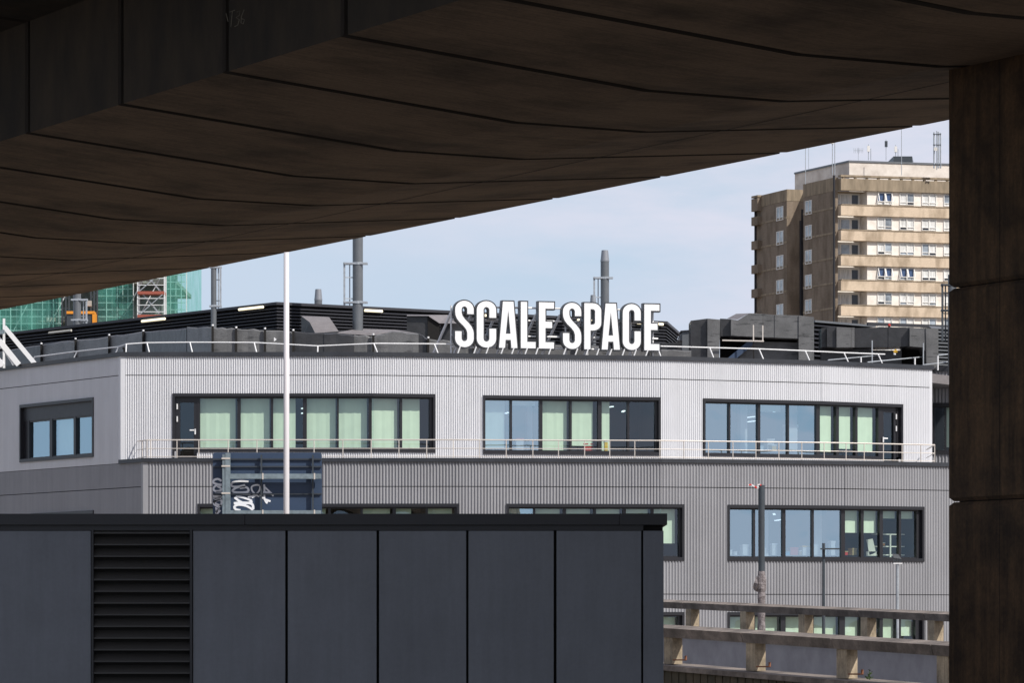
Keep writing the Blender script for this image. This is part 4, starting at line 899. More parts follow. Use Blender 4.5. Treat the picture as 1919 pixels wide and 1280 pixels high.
# drain pipes and the painted-dark recess block
for (Pp, zz0, zz1) in ((TM-TRd*.14-TLd*.12, 0, Zt+.2), (WC+TRd*1.6-TLd*.12, 0, zf0-FH*.8), (WL-TRd*.1-TLd*.1, 0, Zt-.2)):
    mb = MB(); mb.tube((Pp.x, Pp.y, zz0), (Pp.x, Pp.y, zz1), .13, n=8); mb.build('drain_pipe', 'drain', tw)
vol([tuple(WC+TRd*1.7-TLd*.02), tuple(WC+TRd*3.3-TLd*.02), tuple(WC+TRd*3.3+TLd*.5), tuple(WC+TRd*1.7+TLd*.5)], 0, zf0-.9, 'drain', 'recess_shade')  # solid near-black block: the recess's shade is put into its colour
# penthouse
PH = Vector(W(1592, 0, 444).xy); PHl = Vector(W(1490, 0, 456).xy); zp = ZZ(301, 444)
vol([tuple(PH), tuple(PH+TRd*24), tuple(PH+TRd*24+(PHl-PH)), tuple(PHl)], Zt-2, zp-.15, 'cream', 'penthouse')
vol([tuple(PH-TRd*.1-TLd*.1), tuple(PH+TRd*24-TLd*.1), tuple(PH+TRd*24+(PHl-PH)), tuple(PHl-TRd*.1)], zp-.15, zp+.05, 'flue', 'coping')
vol([tuple(W(1675, 0, 447).xy), tuple(W(1710, 0, 447).xy), tuple(W(1712, 0, 452).xy), tuple(W(1665, 0, 452).xy)], zp, ZZ(292.5, 447), 'pole_dark', 'lift_house')
def aerial(px, y0, y1, Y, label, wd=.10, kind='mast', cat='aerial'):
    P1 = W(px, y1, Y); root = empty('rooftop_aerial', (P1.x, P1.y, P1.z), label, cat, 'aerials on the tower roof'); mb = MB(); mb.tube(W(px, y1, Y), W(px, y0, Y), wd/2, n=6); mb.build('mast', 'galv', root)
    if kind == 'pair':
        mb = MB(); mb.tube(W(px+4.5, y1, Y+.2), W(px+4.5, y0+8, Y+.2), wd/2, n=6); mb.build('mast', 'galv', root)
    if kind in ('box', 'pair'):
        mb = MB(); hgt = (y1-y0)/F*Y; c_ = W(px, y0+4, Y); mb.box(c_.x-.15, c_.x+.15, c_.y-.2, c_.y+.05, c_.z-.6, c_.z+.05); mb.build('antenna_panel', 'white_frame' if kind == 'pair' else 'pole_dark', root)
    if kind == 'grid':
        mb = MB(); c_ = W(px, y0+6, Y)
        for k in range(6): mb.bar((c_.x-.5+k*.2, c_.y-.1, c_.z-.28), (c_.x-.5+k*.2, c_.y-.1, c_.z+.28), .04)
        mb.bar((c_.x-.55, c_.y-.1, c_.z), (c_.x+.5, c_.y-.1, c_.z), .05); mb.build('reflector_grid', 'galv', root)
    if kind == 'cluster':
        for dx in (-5, 3, 7):
            mb = MB(); mb.tube(W(px+dx, y1-3, Y), W(px+dx, y0+abs(dx)*.5, Y), wd*.8, n=6); mb.build('antenna_panel', 'galv', root)
        for yy in (y0+6, y0+26, y1-10):
            mb = MB(); mb.bar(W(px-7, yy, Y-.1), W(px+8, yy, Y-.1), .08); mb.build('bracket', 'scaf_dark', root)
        mb = MB(); mb.tube(W(px-2, y0+34, Y-.3), W(px-2, y0+34, Y-.1), .22, n=12); mb.build('dish', 'white_frame', root)
    return root
aerial(1510, 255, 345, 446, 'thin aerial above the shaded side of the tower', .08, 'mast')
aerial(1516, 262, 318, 455, 'whip aerial beside the thin aerial on the tower side', .06, 'mast')
aerial(1560.5, 255, 328, 441, 'paired aerial masts at the front corner of the tower', .10, 'pair')
aerial(1609, 276, 300, 448, 'grid aerial on a short pole above the cream penthouse', .05, 'grid')
aerial(1628, 270, 300, 448, 'twin panel aerial left of the boxed aerial', .09, 'pair')
aerial(1661, 261, 300, 448, 'aerial carrying a dark box left of the grey lift housing', .07, 'box')
aerial(1679, 271, 293, 449, 'short twin stub aerial on the grey lift housing', .09, 'pair')
aerial(1690, 225, 328, 441, 'rusty pole aerial standing right in front of the lift housing', .08, 'mast')
aerial(1756, 245, 318, 441, 'cluster of antenna panels at the right end of the tower roof', .12, 'cluster')

# ---------------------------------------------------------------- scaffolded building at far left
YN = 300.
sb = empty('scaffolded_building', (W(150, 1170, YN).x, YN, 0), 'building under construction wrapped in green netting and scaffold', 'building')
X0, X1 = W(-420, 0, YN).x, W(347, 0, YN).x; ZT = 36.
fhh = 2.9
for k in range(12):
    z = 3+k*fhh; mb = MB(); mb.box(X0, X1-.8, YN+1.5, YN+16, z-.3, z); mb.build('floor_slab', 'slab', sb)
mb = MB(); mb.box(X0, X1-1.8, YN+3.2, YN+15, 0, ZT-1); mb.build('inner_wall', 'slabwall', sb)
def netpanel(pa, pb):
    mb = MB(); xa = W(pa, 0, YN).x; xb = W(pb, 0, YN).x; nx = max(2, int((xb-xa)/.6)); nz = 22; vs = []
    for j in range(nz+1):
        for i in range(nx+1): vs.append((xa+(xb-xa)*i/nx, YN-.15+.12*math.sin(i*1.7+j*.9)+random.uniform(-.06, .06), 1+(ZT-1)*j/nz))
    mb.add(vs, [(j*(nx+1)+i, j*(nx+1)+i+1, (j+1)*(nx+1)+i+1, (j+1)*(nx+1)+i) for j in range(nz) for i in range(nx)]); mb.build('debris_net', 'net', sb)
netpanel(-420, 115); netpanel(183, 250); netpanel(309, 347)
mb = MB(); vs = [(X1, YN-.1, 1), (X1, YN+16, 1), (X1, YN+16, ZT), (X1, YN-.1, ZT)]; mb.quad(*vs); mb.build('debris_net', 'net', sb)
mb = MB()
for k in range(60):
    x = X0+k*.8
    if x > X1: break
    pxx = x/YN*F+960
    if 118 < pxx < 180 or 252 < pxx < 308: continue
    mb.bar((x, YN+.1, 0), (x, YN+.1, ZT), .06); mb.bar((x+.3, YN+1.3, 0), (x+.3, YN+1.3, ZT), .06)
z = 1.
while z < ZT:
    for (pa, pb) in ((-420, 115), (183, 250), (309, 347)):
        mb.bar((W(pa, 0, YN).x, YN+.15, z), (W(pb, 0, YN).x, YN+.15, z), .06)
    z += .52
mb.build('scaffold_tubes', 'scaf', sb)
mb = MB()
for k in range(17):
    z = 1.5+k*2.08
    for (pa, pb) in ((-420, 115), (183, 250), (309, 347)): mb.box(W(pa, 0, YN).x, W(pb, 0, YN).x, YN+.25, YN+1.2, z, z+.06)
mb.build('scaffold_boards', 'slab', sb)
mb = MB()
for k in range(-5, 3):
    xa = W(60+k*62 if k < 1 else 190+(k-1)*30, 0, YN).x
    for z in range(14, 36, 6): mb.bar((xa, YN+.3, z), (xa+3.2, YN+.3, z+6), .07)
mb.build('scaffold_braces', 'scaf', sb)
stt = empty('scaffold_stair', (W(280, 1170, YN).x, YN-1, 0), 'open scaffold stair tower with brown boards between the green nets', 'scaffold stair')
xa, xb = W(260, 0, YN-1).x, W(310, 0, YN-1).x
for x, yy in ((xa, YN-1.6), (xb, YN-1.6), (xa, YN-.3), (xb, YN-.3)):
    mb = MB(); mb.bar((x, yy, 0), (x, yy, ZT), .09); mb.build('standard', 'scaf', stt)
mb = MB(); z = 1.3
while z < ZT: mb.bar((xa, YN-1.65, z), (xb, YN-1.65, z), .055); z += .5
mb.build('guard_rails', 'scaf', stt)
for i, yb in enumerate((549, 593, 505, 637, 681)):
    z = ZZ(yb, YN-1.6); mb = MB(); mb.box(xa, xb, YN-1.75, YN-.3, z-.1, z+.12); mb.build('landing', 'redplank', stt)
    x2 = xb if i % 1 == 0 else xa
    mb = MB(); mb.bar((xa+.3, YN-1.2, z), (xb-.2, YN-1.2, z-1.75), .22, .1); mb.bar((xa+.3, YN-.9, z), (xb-.2, YN-.9, z-1.75), .14, .1); mb.bar((xa, YN-1.7, z-1.75), (xb, YN-1.7, z), .06); mb.build('stair_flight', 'galv', stt)
hs = empty('site_hoist', (W(150, 1170, YN).x, YN-2, 0), 'orange topped construction hoist on a dark mast between the green nets', 'hoist')
for px in (117, 124, 130, 171, 177, 183):
    mb = MB(); mb.bar(W(px, 1170, YN-1), Vector((W(px, 0, YN-1).x, YN-1, ZT)), .10); mb.build('mast_tube', 'scaf_dark', hs)
mb = MB(); z = 12.
while z < ZT:
    mb.bar((W(171, 0, YN-1).x, YN-1, z), (W(183, 0, YN-1).x, YN-1, z+.45), .05); mb.bar((W(117, 0, YN-1).x, YN-1, z), (W(130, 0, YN-1).x, YN-1, z), .05); z += .8
mb.build('mast_lattice', 'scaf_dark', hs)
mb = MB(); c0 = W(126, 588, YN-2.2); c1 = W(178, 620, YN-2.2); mb.box(c0.x, c1.x, YN-2.4, YN-1.2, c1.z, ZZ(592, YN)); mb.build('cage', 'scaf_dark', hs)
mb = MB(); mb.box(c0.x, c1.x, YN-2.5, YN-1.1, ZZ(593, YN), ZZ(588, YN)); mb.box(c1.x-.15, c1.x+.05, YN-2.5, YN-1.1, c1.z, ZZ(592, YN)); mb.build('roof_frame', 'orange', hs)
mb = MB(); mb.box(W(166, 0, YN).x, W(176, 0, YN).x, YN-1.8, YN-1.3, ZZ(577, YN), ZZ(567, YN)); mb.build('motor_box', 'slab', hs)

# ---------------------------------------------------------------- flyover
uu = Vector((-.46135274, .8872168)); vv = Vector((.8872168, .46135274)); K3 = Vector((1.667, 50.))
ang = math.atan2(vv.y, vv.x)
fo_ = empty('concrete_flyover', (K3.x, K3.y, 0), 'huge shadowed concrete flyover spanning the top of the view', 'flyover'); fo_.rotation_euler.z = ang
sec = [(-5.7, 6.54), (-1.84, 6.166), (0, 6.153), (4.03, 6.456), (4.03, 7.6), (-9.9, 8.9), (-9.9, 8.35), (-5.7, 8.02)]
SEG = 3.31; ch = .03
def add_local(name, vs, fs, m_, par=fo_):
    me = bpy.data.meshes.new(name); me.from_pydata(vs, [], fs)
    import bmesh
    bm = bmesh.new(); bm.from_mesh(me); bmesh.ops.recalc_face_normals(bm, faces=bm.faces); bm.to_mesh(me); bm.free()
    for q in (m_ if isinstance(m_, (list, tuple)) else [m_]): me.materials.append(M[q])
    o_ = bpy.data.objects.new(name, me); col.objects.link(o_); o_.parent = par; return o_
base = None
def shrink(s_, d_):
    cx = -2.0; cz = 7.4; out = []
    for (x, z) in s_: out.append((x+(-d_ if x > cx+3 else (d_ if x < cx-3 else 0)), z+(d_ if z < cz+.9 else -d_)))
    return out
n_ = len(sec)
for k in range(-14, 26):
    y0 = k*SEG+.065; y1 = (k+1)*SEG-.065; vs = []
    for (yy, d_) in ((y0, ch), (y0+ch, 0), (y1-ch, 0), (y1, ch)):
        for (x, z) in shrink(sec, d_): vs.append((x, yy, z+CZ))
    fs = [tuple(range(n_)), tuple(range(4*n_-1, 3*n_-1, -1))]
    for j in range(3):
        for i in range(n_): i2 = (i+1) % n_; fs.append((j*n_+i, j*n_+i2, (j+1)*n_+i2, (j+1)*n_+i))
    if base is None:
        base = 1
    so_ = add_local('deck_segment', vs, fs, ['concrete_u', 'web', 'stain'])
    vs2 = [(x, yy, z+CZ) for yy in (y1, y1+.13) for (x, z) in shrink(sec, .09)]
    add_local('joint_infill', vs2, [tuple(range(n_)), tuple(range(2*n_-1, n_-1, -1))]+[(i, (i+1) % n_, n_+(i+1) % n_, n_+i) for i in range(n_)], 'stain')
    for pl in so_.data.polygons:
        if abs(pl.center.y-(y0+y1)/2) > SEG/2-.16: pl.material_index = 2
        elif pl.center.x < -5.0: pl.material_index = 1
# carriageway slab and parapets close the gaps from above
vs = [(-9.8, -14*SEG, 8.95+CZ), (4.0, -14*SEG, 7.65+CZ), (4.0, 26*SEG, 7.65+CZ), (-9.8, 26*SEG, 8.95+CZ)]; vs += [(x, y, z+.25) for x, y, z in vs]
add_local('carriageway', vs, [(0, 1, 2, 3), (4, 5, 6, 7), (0, 1, 5, 4), (1, 2, 6, 5), (2, 3, 7, 6), (3, 0, 4, 7)], 'asphalt')
for x0, x1, zb in ((3.75, 4.0, 7.9), (-9.8, -9.55, 9.2)):
    vs = [(x0, -14*SEG, zb+CZ), (x1, -14*SEG, zb+CZ), (x1, 26*SEG, zb+CZ), (x0, 26*SEG, zb+CZ)]; vs += [(x, y, z+.95) for x, y, z in vs]
    add_local('edge_parapet', vs, [(0, 1, 2, 3), (4, 5, 6, 7), (0, 1, 5, 4), (1, 2, 6, 5), (2, 3, 7, 6), (3, 0, 4, 7)], 'concrete_u')
# form line strip on the soffit (outer facet shows a seam)
add_local('soffit_seam', [(1.1, -14*SEG, 6.153+.076*1.1-.004+CZ), (1.13, -14*SEG, 6.153+.076*1.13-.004+CZ), (1.13, 26*SEG, 6.153+.076*1.13-.004+CZ), (1.1, 26*SEG, 6.153+.076*1.1-.004+CZ)], [(0, 1, 2, 3)], 'dark')
# chalk marks on the web
def ribbon(mb, pts_, wd, toP, closed=False):
    n = len(pts_)
    L_ = []; R_ = []
    for i in range(n):
        a_ = Vector(pts_[max(0, i-1)]); b_ = Vector(pts_[min(n-1, i+1)]); d_ = (b_-a_); d_ = d_.normalized() if d_.length > 0 else Vector((1, 0)); nn_ = Vector((-d_.y, d_.x))*wd/2
        L_.append(toP(Vector(pts_[i])+nn_)); R_.append(toP(Vector(pts_[i])-nn_))
    vs = L_+R_; mb.add(vs, [(i, i+1, n+i+1, n+i) for i in range(n-1)])
M['chalk'] = mat('chalk', (.13, .11, .08), .9, var=.4, vscale=8)
mb = MB()
def onweb(P_):   # P_ photo pixel -> local web plane w=-5.7
    r_ = (P_.x-960)/F; A_ = K3+vv*(-5.704); t = (r_*A_.y-A_.x)/(uu.x-r_*uu.y); Q_ = A_+uu*t
    return (-5.704, t, ZZ(P_.y, Q_.y))
for st_ in ([(430, 22), (441, 18)], [(436, 20), (433, 50)], [(444, 22), (450, 19), (449, 28), (443, 32), (449, 36), (446, 46), (440, 49)], [(458, 17), (453, 30), (452, 42), (456, 44), (459, 36), (453, 34)], [(424, 24), (428, 40)]):
    ribbon(mb, st_, 1.6, onweb)
add_local('chalk_mark', mb.v, mb.f, 'chalk')
# pier
pr_ = empty('concrete_pier', (0, 0, 0), 'broad dark concrete pier with horizontal grooves carrying the flyover at right', 'pier')
pr_.location = (K3.x, K3.y, 0); pr_.rotation_euler.z = ang
yk = lambda px_y, Y=44.6: ZZ(px_y, Y)
zg_a = ZZ(540, 44.6); zg_b = ZZ(941, 44.6)
lev = [0, 4.2, zg_b, zg_a, 6.16+CZ]
for i in range(len(lev)-1):
    z0, z1 = lev[i]+(.006 if i else 0), lev[i+1]-(.006 if i < len(lev)-2 else 0); x0, x1 = .35, 2.9; y0, y1 = -9.6, -6.27; c_ = .04
    vs = []
    for (zz, d_) in ((z0, c_ if i else 0), (z0+c_, 0), (z1-c_, 0), (z1, c_ if i < len(lev)-2 else 0)):
        zz2 = zz
        vs += [(x0+d_, y0+d_, zz2), (x1-d_, y0+d_, zz2), (x1-d_, y1-d_, zz2), (x0+d_, y1-d_, zz2)]
    if i == len(lev)-2:
        vs = vs[:-4]+[(x0, y0, z1+.02), (x1, y0, z1+.2), (x1, y1, z1+.2), (x0, y1, z1+.02)]
    fs = [(0, 1, 2, 3), (12, 13, 14, 15)]+[(4*j+q, 4*j+(q+1) % 4, 4*j+4+(q+1) % 4, 4*j+4+q) for j in range(3) for q in range(4)]
    add_local('pier_block', vs, fs, 'concrete_p', pr_)
add_local('pier_core', [(x, y, z) for z in (0, 6.1+CZ) for x, y in ((.43, -9.5), (2.8, -9.5), (2.8, -6.36), (.43, -6.36))], [(0, 1, 2, 3), (4, 5, 6, 7), (0, 1, 5, 4), (1, 2, 6, 5), (2, 3, 7, 6), (3, 0, 4, 7)], 'dark', pr_)
add_local('form_seam', [(.348, -7.26, 0), (.348, -7.268, 0), (.348, -7.268, 6.15+CZ), (.348, -7.26, 6.15+CZ)], [(0, 1, 2, 3)], 'dark', pr_)

# ---------------------------------------------------------------- dark clad wall in the foreground
YW = 45.
cw = empty('clad_plant_room', (-2, YW, 0), 'low building clad in slate grey panels with a louvred bay in the foreground', 'building')
X = lambda px: (px-960)/F*YW
zt = ZZ(963.5, YW); zcb = ZZ(984, YW); zpt = ZZ(992, YW)
edges = [(-340, -175), (-171, 0-2+0), (2, 170)]
edges = [(-352, -180), (-176, -5+0)]
pan = [(-345, -176), (-172, 170.5), (362.5, 535), (540, 706), (711, 874), (878.5, 1038), (1043.5, 1202), (1206, 1244)]
for a_, b_ in pan:
    mb = MB(); x0, x1 = X(a_), X(b_); c_ = .004
    mb.prism([(x0, YW, .1), (x1, YW, .1), (x1, YW+.05, .1), (x0, YW+.05, .1)], [(x0, YW, zpt-.02), (x1, YW, zpt-.02), (x1, YW+.05, zpt-.02), (x0, YW+.05, zpt-.02)])
    mb.build('cladding_panel', 'panel', cw)
mb = MB(); mb.box(X(-350), X(1243), YW+.08, YW+6, 0, zcb); mb.build('inner_wall', 'dark', cw)
mb = MB(); mb.box(X(1236), X(1244), YW+.055, YW+6, .1, zpt-.02); mb.build('cladding_panel', 'panel', cw)
mb = MB(); mb.box(X(-350), X(1206), YW-.01, YW+.07, zpt-.015, zcb); mb.build('head_trim', 'cap', cw)
mb = MB(); mb.box(X(-350), X(460)-.003, YW-.06, YW+6.1, zcb, zt); mb.build('coping', 'cap', cw)
mb = MB(); mb.box(X(460)+.003, X(1161)-.002, YW-.06, YW+6.1, zcb, zt); mb.build('coping', 'cap', cw)
mb = MB(); mb.box(X(1161)+.002, X(1250.5), YW-.06, YW+6.1, zcb, zt+.003); mb.build('coping', 'cap', cw)
for a_, b_ in ((172, 176), (356.5, 361)):
    mb = MB(); mb.box(X(a_), X(b_), YW-.02, YW+.10, .1, zpt); mb.build('louvre_jamb', 'cap', cw)
z = zpt-.05; i = 0
lv = []
while z > .3:
    mb = MB(); x0, x1 = X(176.5), X(356)
    mb.prism([(x0, YW+.075, z+.085), (x1, YW+.075, z+.085), (x1, YW+.0, z+.006), (x0, YW+.0, z+.006)], [(x0, YW+.075, z+.092), (x1, YW+.075, z+.092), (x1, YW-.008, z+.012), (x0, YW-.008, z+.012)])
    mb.box(x0, x1, YW-.012, YW-.004, z-.002, z+.014)
    mb.build('louvre_blade', 'louvre', cw); z -= .1315

# ---------------------------------------------------------------- elevated ramp with concrete parapets
rd = Vector((.357, -.934)).normalized(); rn = Vector((rd.y, -rd.x))  # rn points to camera-left
rn = -Vector((-rd.y, rd.x)) if (-Vector((-rd.y, rd.x))).x < 0 else Vector((-rd.y, rd.x))
NR = Vector(((1262-960)/F*95, 95.)); FR = Vector(((1298-960)/F*133, 133.)); 
def parapet(O, spc, k0, k1, zf, name, label, bt, ph, base, beam_w=.42, postw=.5, postt=.26):
    root = empty(name, (O.x, O.y, zf(0)-1.2), label, 'parapet', 'concrete parapets of the ramp')
    for k in range(k0, k1+1):
        t = k*spc; P_ = O+rd*t; mb = MB(); mb.obox((P_.x, P_.y), rd, postw, postt, zf(t)-ph-bt, zf(t)-bt+.01); mb.build('post', 'post_conc', root)
        if k < k1:
            t0, t1 = t-.35, t+spc-.35-.03; A_ = O+rd*t0; B_ = O+rd*t1; h = beam_w/2
            mb = MB()
            def q(P__, o, z): return (P__.x+rn.x*o, P__.y+rn.y*o, z)
            z0, z1 = zf(t0), zf(t1)
            mb.prism([q(A_, h*.72, z0-bt), q(A_, h, z0-.065), q(A_, -h, z0), q(A_, -h, z0-bt)], [q(B_, h*.72, z1-bt), q(B_, h, z1-.065), q(B_, -h, z1), q(B_, -h, z1-bt)])
            mb.build('rail_beam', 'rail_conc', root)
    # ledge
    A_ = O+rd*((k0-.5)*spc); B_ = O+rd*((k1+.5)*spc); za, zb = zf((k0-.5)*spc)-ph-bt, zf((k1+.5)*spc)-ph-bt
    def q(P__, o, z): return (P__.x+rn.x*o, P__.y+rn.y*o, z)
    mb = MB(); mb.prism([q(A_, .45, za-.02), q(A_, -.45, za), q(A_, -.45, za-.12), q(A_, .45, za-.14)], [q(B_, .45, zb-.02), q(B_, -.45, zb), q(B_, -.45, zb-.12), q(B_, .45, zb-.14)]); mb.build('ledge', 'rail_conc', root)
    # supporting wall
    mb = MB(); mb.prism([q(A_, .32, 0), q(A_, -.38, 0), q(A_, -.38, za-.13), q(A_, .32, za-.14)], [q(B_, .32, 0), q(B_, -.38, 0), q(B_, -.38, zb-.13), q(B_, .32, zb-.14)]); mb.build('wall', base, root)
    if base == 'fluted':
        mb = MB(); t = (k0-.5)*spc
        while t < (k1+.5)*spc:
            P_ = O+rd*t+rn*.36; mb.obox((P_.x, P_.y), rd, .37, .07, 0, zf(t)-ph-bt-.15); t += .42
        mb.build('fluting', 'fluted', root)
    return root
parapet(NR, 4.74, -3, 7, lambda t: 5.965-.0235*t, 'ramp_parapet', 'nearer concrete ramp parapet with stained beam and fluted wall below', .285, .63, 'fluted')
parapet(FR, 4.43, -4, 7, lambda t: 6.765-.0225*t, 'ramp_parapet', 'farther concrete ramp parapet with thinner posts before the office block', .275, .72, 'plinth', beam_w=.4, postw=.45, postt=.3)
rw = MB(); a_ = NR-rd*25; b_ = NR+rd*40; c_ = FR+rd*40; d_ = FR-rd*25
rw.prism([(p.x, p.y, 3.4) for p in (a_, b_, c_, d_)], [(p.x, p.y, 4.1) for p in (a_, b_, c_, d_)]); tag(rw.build('ramp_road', 'asphalt'), kind='structure')
fm = empty('mesh_fence', (*(NR+rd*14.9).to_tuple(), 4.6), 'small tan wire mesh panel beside the last ramp post at the concrete pier', 'mesh fence')
mb = MB(); A_ = NR+rd*15.0; zb_ = 4.2
for k in range(16):
    a_ = A_+Vector((-.12+k*.05, 0)); mb.bar((a_.x, a_.y, zb_), (a_.x+.35, a_.y, zb_+1.1), .012); mb.bar((a_.x+.35, a_.y+.02, zb_), (a_.x, a_.y+.02, zb_+1.1), .012)
mb.build('wire_mesh', 'post_conc', fm)
mb = MB(); mb.bar((A_.x-.14, A_.y, zb_), (A_.x-.14, A_.y, zb_+1.12), .03); mb.build('fence_post', 'rust', fm)
# rusty cable hooks beside the posts
for k in range(3):
    P_ = NR+rd*(4.74*k+.75); zf_ = 5.965-.0235*(4.74*k)-.915; mb = MB(); mb.tube((P_.x-.1-.2, P_.y, zf_+.10), (P_.x+.02, P_.y, zf_+.10), .018, n=6); mb.tube((P_.x, P_.y, zf_+.10), (P_.x, P_.y, zf_+.2), .03, n=6)
    o_ = mb.build('cable_hook', 'rust'); tag(o_, ['rusty hook beside the ramp post next to the slate wall', 'rusty hook beside the second ramp post', 'rusty hook beside the ramp post with a small weed'][k], 'hook', 'rusty hooks on the near ramp ledge')
P_ = NR+rd*(4.74*2+1.1); zf_ = 5.965-.0235*(4.74*2)-.93; mb = MB()
for k in range(22):
    a1 = random.uniform(0, 6.3); b1 = Vector((P_.x+random.uniform(-.05, .05), P_.y, zf_+random.uniform(0, .2))); tip = b1+Vector((math.cos(a1)*.07, math.sin(a1)*.07, random.uniform(.02, .07))); s_ = Vector((.018, 0, .01)); mb.add([b1-s_, b1+s_, tip], [(0, 1, 2)])
mb.tube((P_.x, P_.y, zf_), (P_.x, P_.y, zf_+.2), .006, n=4)
tag(mb.build('weed', 'weed'), 'small green weed growing on the near ramp ledge', 'plant')

# ---------------------------------------------------------------- masts and lamps
root = empty('white_mast', (W(537, 0, 100).x, 100, 0), 'tall slim white mast rising from behind the slate wall to the flyover', 'mast')
x_ = W(537.3, 0, 100).x; mb = MB(); mb.tube((x_, 100, 0), (x_, 100, 19), .078, .066, n=20); mb.build('pole', 'pole_white', root, smooth=True)
mb = MB(); mb.tube((x_, 100, 19), (x_, 100, 19.06), .09, n=20); mb.build('cap', 'pole_white', root)
mb = MB(); mb.obox((x_, 100), (1, 0), .5, .5, 0, .06); mb.build('base_plate', 'galv', root)
YP = 141
root = empty('lamp_column', (W(1427, 0, YP).x, YP, 0), 'thick dark column with red and white tape on top and grey sheeting round its foot', 'column')
x_ = W(1427.5, 0, YP).x; R_ = 6.0*YP/F; mb = MB(); mb.tube((x_, YP, 0), (x_, YP, ZZ(909.5, YP)), R_, n=20); mb.build('pole', 'pole_dark', root, smooth=False)
mb = MB(); n = 14; zs = [ZZ(y, YP) for y in (1250, 1200, 1180, 1165, 1145, 1130, 1118, 1110, 1104, 1095, 1085, 1078, 1071)]; rs = [1.25, 1.2, 1.25, 1.12, 1.25, 1.15, 1.3, 1.12, 1.45, 1.5, 1.45, 1.2, 1.08]; vs = []
for zq, rq in zip(zs, rs):
    for j in range(n): th = 2*math.pi*j/n; rr = R_*rq*(1+random.uniform(-.06, .06)); vs.append((x_+rr*math.cos(th), YP+rr*math.sin(th), zq))
mb.add(vs, [(i*n+j, i*n+(j+1) % n, (i+1)*n+(j+1) % n, (i+1)*n+j) for i in range(len(zs)-1) for j in range(n)]); mb.build('sheeting', 'wrap', root)
mb = MB(); pts_ = [W(1418, 1080, YP-.05), W(1414, 1092, YP-.15), W(1411, 1101, YP-.1), W(1414, 1107, YP-.05), W(1420, 1110, YP), W(1421, 1095, YP-.2), W(1420, 1082, YP-.1)]
mb.prism(pts_, [p+Vector((.02, .22, 0)) for p in pts_]); mb.build('sheeting_fold', 'wrap', root)
tp = [(1403, 909.5), (1408, 908.3), (1413, 911), (1419, 914.5), (1422, 915), (1420, 910), (1424, 908), (1427, 910)]
mb = MB()
for (xa, ya), (xb, yb) in zip(tp[:-1], tp[1:]): mb.bar(W(xa, ya, YP-.14), W(xb, yb, YP-.14), .02, .045)
mb.build('tape', 'tape', root)
YP = 146
root = empty('street_lamp', (W(1544, 0, YP).x, YP, 0), 'slender dark lamp post with a flat lamp head before the lower window', 'street lamp')
x_ = W(1544, 0, YP).x; mb = MB(); mb.tube((x_, YP, 0), (x_, YP, ZZ(1018.5, YP)), .070, .055, n=14); mb.build('pole', 'pole_dark', root)
mb = MB(); A_ = W(1538.5, 1030, YP-.15); B_ = W(1573, 1029, YP-.15); mb.box(A_.x, B_.x, YP-.30, YP+.02, ZZ(1030.5, YP), ZZ(1028, YP)); mb.build('lamp_head', 'pole_dark', root)
YP = 149
root = empty('floodlight_post', (W(1682.5, 0, YP).x, YP, 0), 'galvanised post topped by a boxy floodlight before the lab window', 'floodlight')
x_ = W(1682.5, 0, YP).x; mb = MB(); mb.tube((x_, YP, 0), (x_, YP, ZZ(1057, YP)), .050, n=12); mb.build('pole', 'galv', root)
mb = MB(); mb.box(W(1674.5, 0, YP).x, W(1691, 0, YP).x, YP-.08, YP+.1, ZZ(1057.5, YP), ZZ(1055.5, YP)); mb.build('crossbar', 'white_steel', root)
mb = MB(); pf = [W(1673, 1038.5, YP-.1), W(1684, 1039.5, YP-.1), W(1690, 1048, YP-.1), W(1676, 1046, YP-.1)]; mb.prism(pf, [p+Vector((0, .18, 0)) for p in pf]); mb.build('lamp_head', 'flue', root)
mb = MB()
for px in (1675.5, 1680, 1685, 1689): mb.bar(W(px, 1046, YP-.05), W(px, 1056, YP-.05), .03)
mb.bar(W(1675.5, 1051, YP-.05), W(1689, 1051, YP-.05), .03); mb.build('bracket', 'scaf_dark', root)

# ---------------------------------------------------------------- back of the road sign
YQ = 115.
rs_ = empty('road_sign', (W(500, 0, YQ).x, YQ, 0), 'back of a large blue grey road sign on steel posts with white sprayed graffiti', 'road sign')
x0, x1 = W(399.3, 0, YQ).x, W(603.8, 0, YQ).x; z1 = ZZ(848.5, YQ); z0 = ZZ(1010, YQ); rr = .07
out = []
for (cx, cz, a0) in ((x1-rr, z1-rr, 0), (x0+rr, z1-rr, 90), (x0+rr, z0+rr, 180), (x1-rr, z0+rr, 270)):
    for k in range(6): th = math.radians(a0+90*k/5); out.append((cx+rr*math.cos(th), cz+rr*math.sin(th)))
mb = MB(); mb.prism([(x, YQ, z) for x, z in out], [(x, YQ+.012, z) for x, z in out]); mb.build('sign_panel', 'sign_back', rs_)
for y_ in (860.5, 874.5, 925.5, 990):
    z = ZZ(y_, YQ); mb = MB(); mb.box(x0+.005, x1-.005, YQ-.055, YQ-.003, z-.014, z+.014); mb.box(x0+.005, x1-.005, YQ-.062, YQ-.056, z-.03, z-.004); mb.build('stiffener', 'sign_rail', rs_)
for xp in (490.8, 587.2):
    xx = W(xp, 0, YQ).x; mb = MB(); mb.box(xx-.022, xx+.022, YQ-.16, YQ-.065, ZZ(975, YQ), ZZ(853, YQ)); mb.build('vertical_rail', 'pole_dark', rs_)
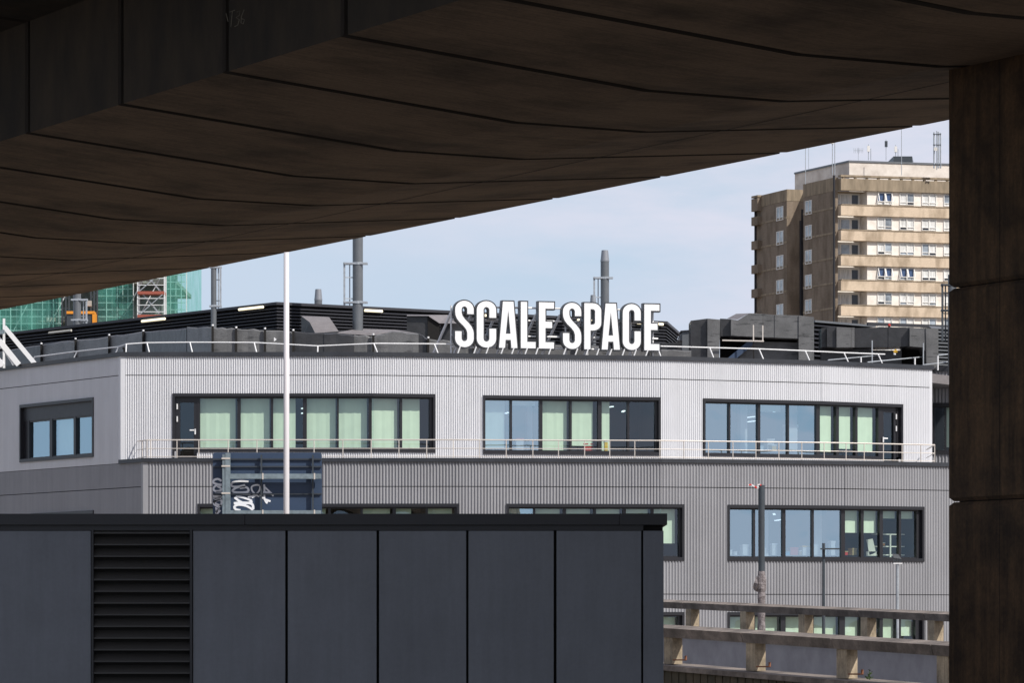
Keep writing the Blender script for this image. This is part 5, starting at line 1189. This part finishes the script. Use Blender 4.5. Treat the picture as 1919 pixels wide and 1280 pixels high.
for y0_, y1_ in ((889, 898.5), (957.5, 966.5)):
    mb = MB(); mb.box(W(433, 0, YQ).x, x1-.01, YQ-.36, YQ-.17, ZZ(y1_, YQ), ZZ(y0_, YQ)); mb.build('cross_beam', 'sign_steel', rs_)
    for xp in (494.5, 591):
        xx = W(xp, 0, YQ).x; mb = MB(); mb.box(xx-.02, xx+.02, YQ-.372, YQ-.362, ZZ(y1_+1, YQ), ZZ(y0_-1, YQ)); mb.build('clamp', 'steel', rs_)
zt = ZZ(850.5, YQ); xa, xb = W(419, 0, YQ).x, W(433.3, 0, YQ).x
def ibeam(xa, xb, zt):
    mb = MB(); xm = xa+(xb-xa)*.4
    mb.box(xm, xb, YQ-.40, YQ-.17, 0, zt); mb.box(xa, xm-.001, YQ-.38, YQ-.17, 0, zt-.03); return mb
ibeam(xa, xb, zt).build('post', 'sign_steel', rs_)
for y_ in (860.5, 874.8, 925.5):
    mb = MB(); z = ZZ(y_, YQ); mb.box(xa-.02, xb+.005, YQ-.41, YQ-.402, z-.022, z+.022); mb.build('clamp', 'steel', rs_)
# graffiti strokes on the panel
def smooth_pts(pts_, n=6):
    P = [Vector(p) for p in pts_]; out = []
    for i in range(len(P)-1):
        p0 = P[max(0, i-1)]; p1 = P[i]; p2 = P[i+1]; p3 = P[min(len(P)-1, i+2)]
        for k in range(n):
            t = k/n; out.append(.5*((2*p1)+(p2-p0)*t+(2*p0-5*p1+4*p2-p3)*t*t+(3*p1-p0-3*p2+p3)*t**3))
    return out+[P[-1]]
ZP = lambda x, y: (380+x/8.0, 840+y/8.0)
strokes = [([(285, 495), (235, 465), (175, 480), (165, 520), (230, 545), (290, 550)], 26), ([(285, 560), (200, 565), (165, 610), (190, 645), (260, 640), (280, 610), (220, 570)], 24), ([(280, 650), (200, 660), (290, 670)], 22),
           ([(160, 720), (285, 730), (170, 760), (280, 755)], 22), ([(280, 760), (180, 800), (180, 850), (250, 880), (285, 830), (270, 780), (170, 810), (280, 870)], 22), ([(200, 890), (225, 985), (240, 900), (200, 985)], 20), ([(215, 990), (270, 935)], 18),
           ([(690, 505), (560, 498), (450, 520), (440, 570), (520, 580), (640, 555)], 24), ([(640, 575), (520, 590), (450, 640), (500, 665), (640, 665), (690, 640), (660, 590), (560, 600)], 26), ([(480, 680), (720, 690)], 26),
           ([(500, 725), (600, 740), (740, 790)], 24), ([(480, 740), (560, 800), (650, 830), (750, 800)], 28), ([(470, 830), (600, 820), (740, 840), (760, 920)], 30), ([(760, 930), (660, 870), (540, 850), (480, 880), (500, 920), (570, 935)], 28),
           ([(855, 560), (800, 555), (740, 580), (745, 640), (800, 700), (850, 730)], 20), ([(865, 570), (850, 640), (780, 710), (680, 735)], 20), ([(740, 745), (800, 715)], 18),
           ([(925, 545), (930, 650), (930, 760), (965, 830)], 22), ([(930, 580), (1000, 650), (1065, 720)], 20), ([(910, 660), (1040, 685)], 30), ([(920, 765), (1020, 800)], 24), ([(960, 835), (985, 770)], 20), ([(860, 690), (895, 745), (930, 745)], 20)]
for k, (sp_, wd) in enumerate(strokes):
    mb = MB(); pts_ = [Vector(ZP(*p)) for p in smooth_pts(sp_)]
    ribbon(mb, pts_, wd/8.0*1.25, lambda P__: (P__.x-960)/F*YQ and ((P__.x-960)/F*YQ, YQ-.004, ZZ(P__.y, YQ)))
    mb.v = [(x, y-.0006*k, z) for x, y, z in mb.v]
    mb.build('graffiti_stroke', 'spray', rs_)
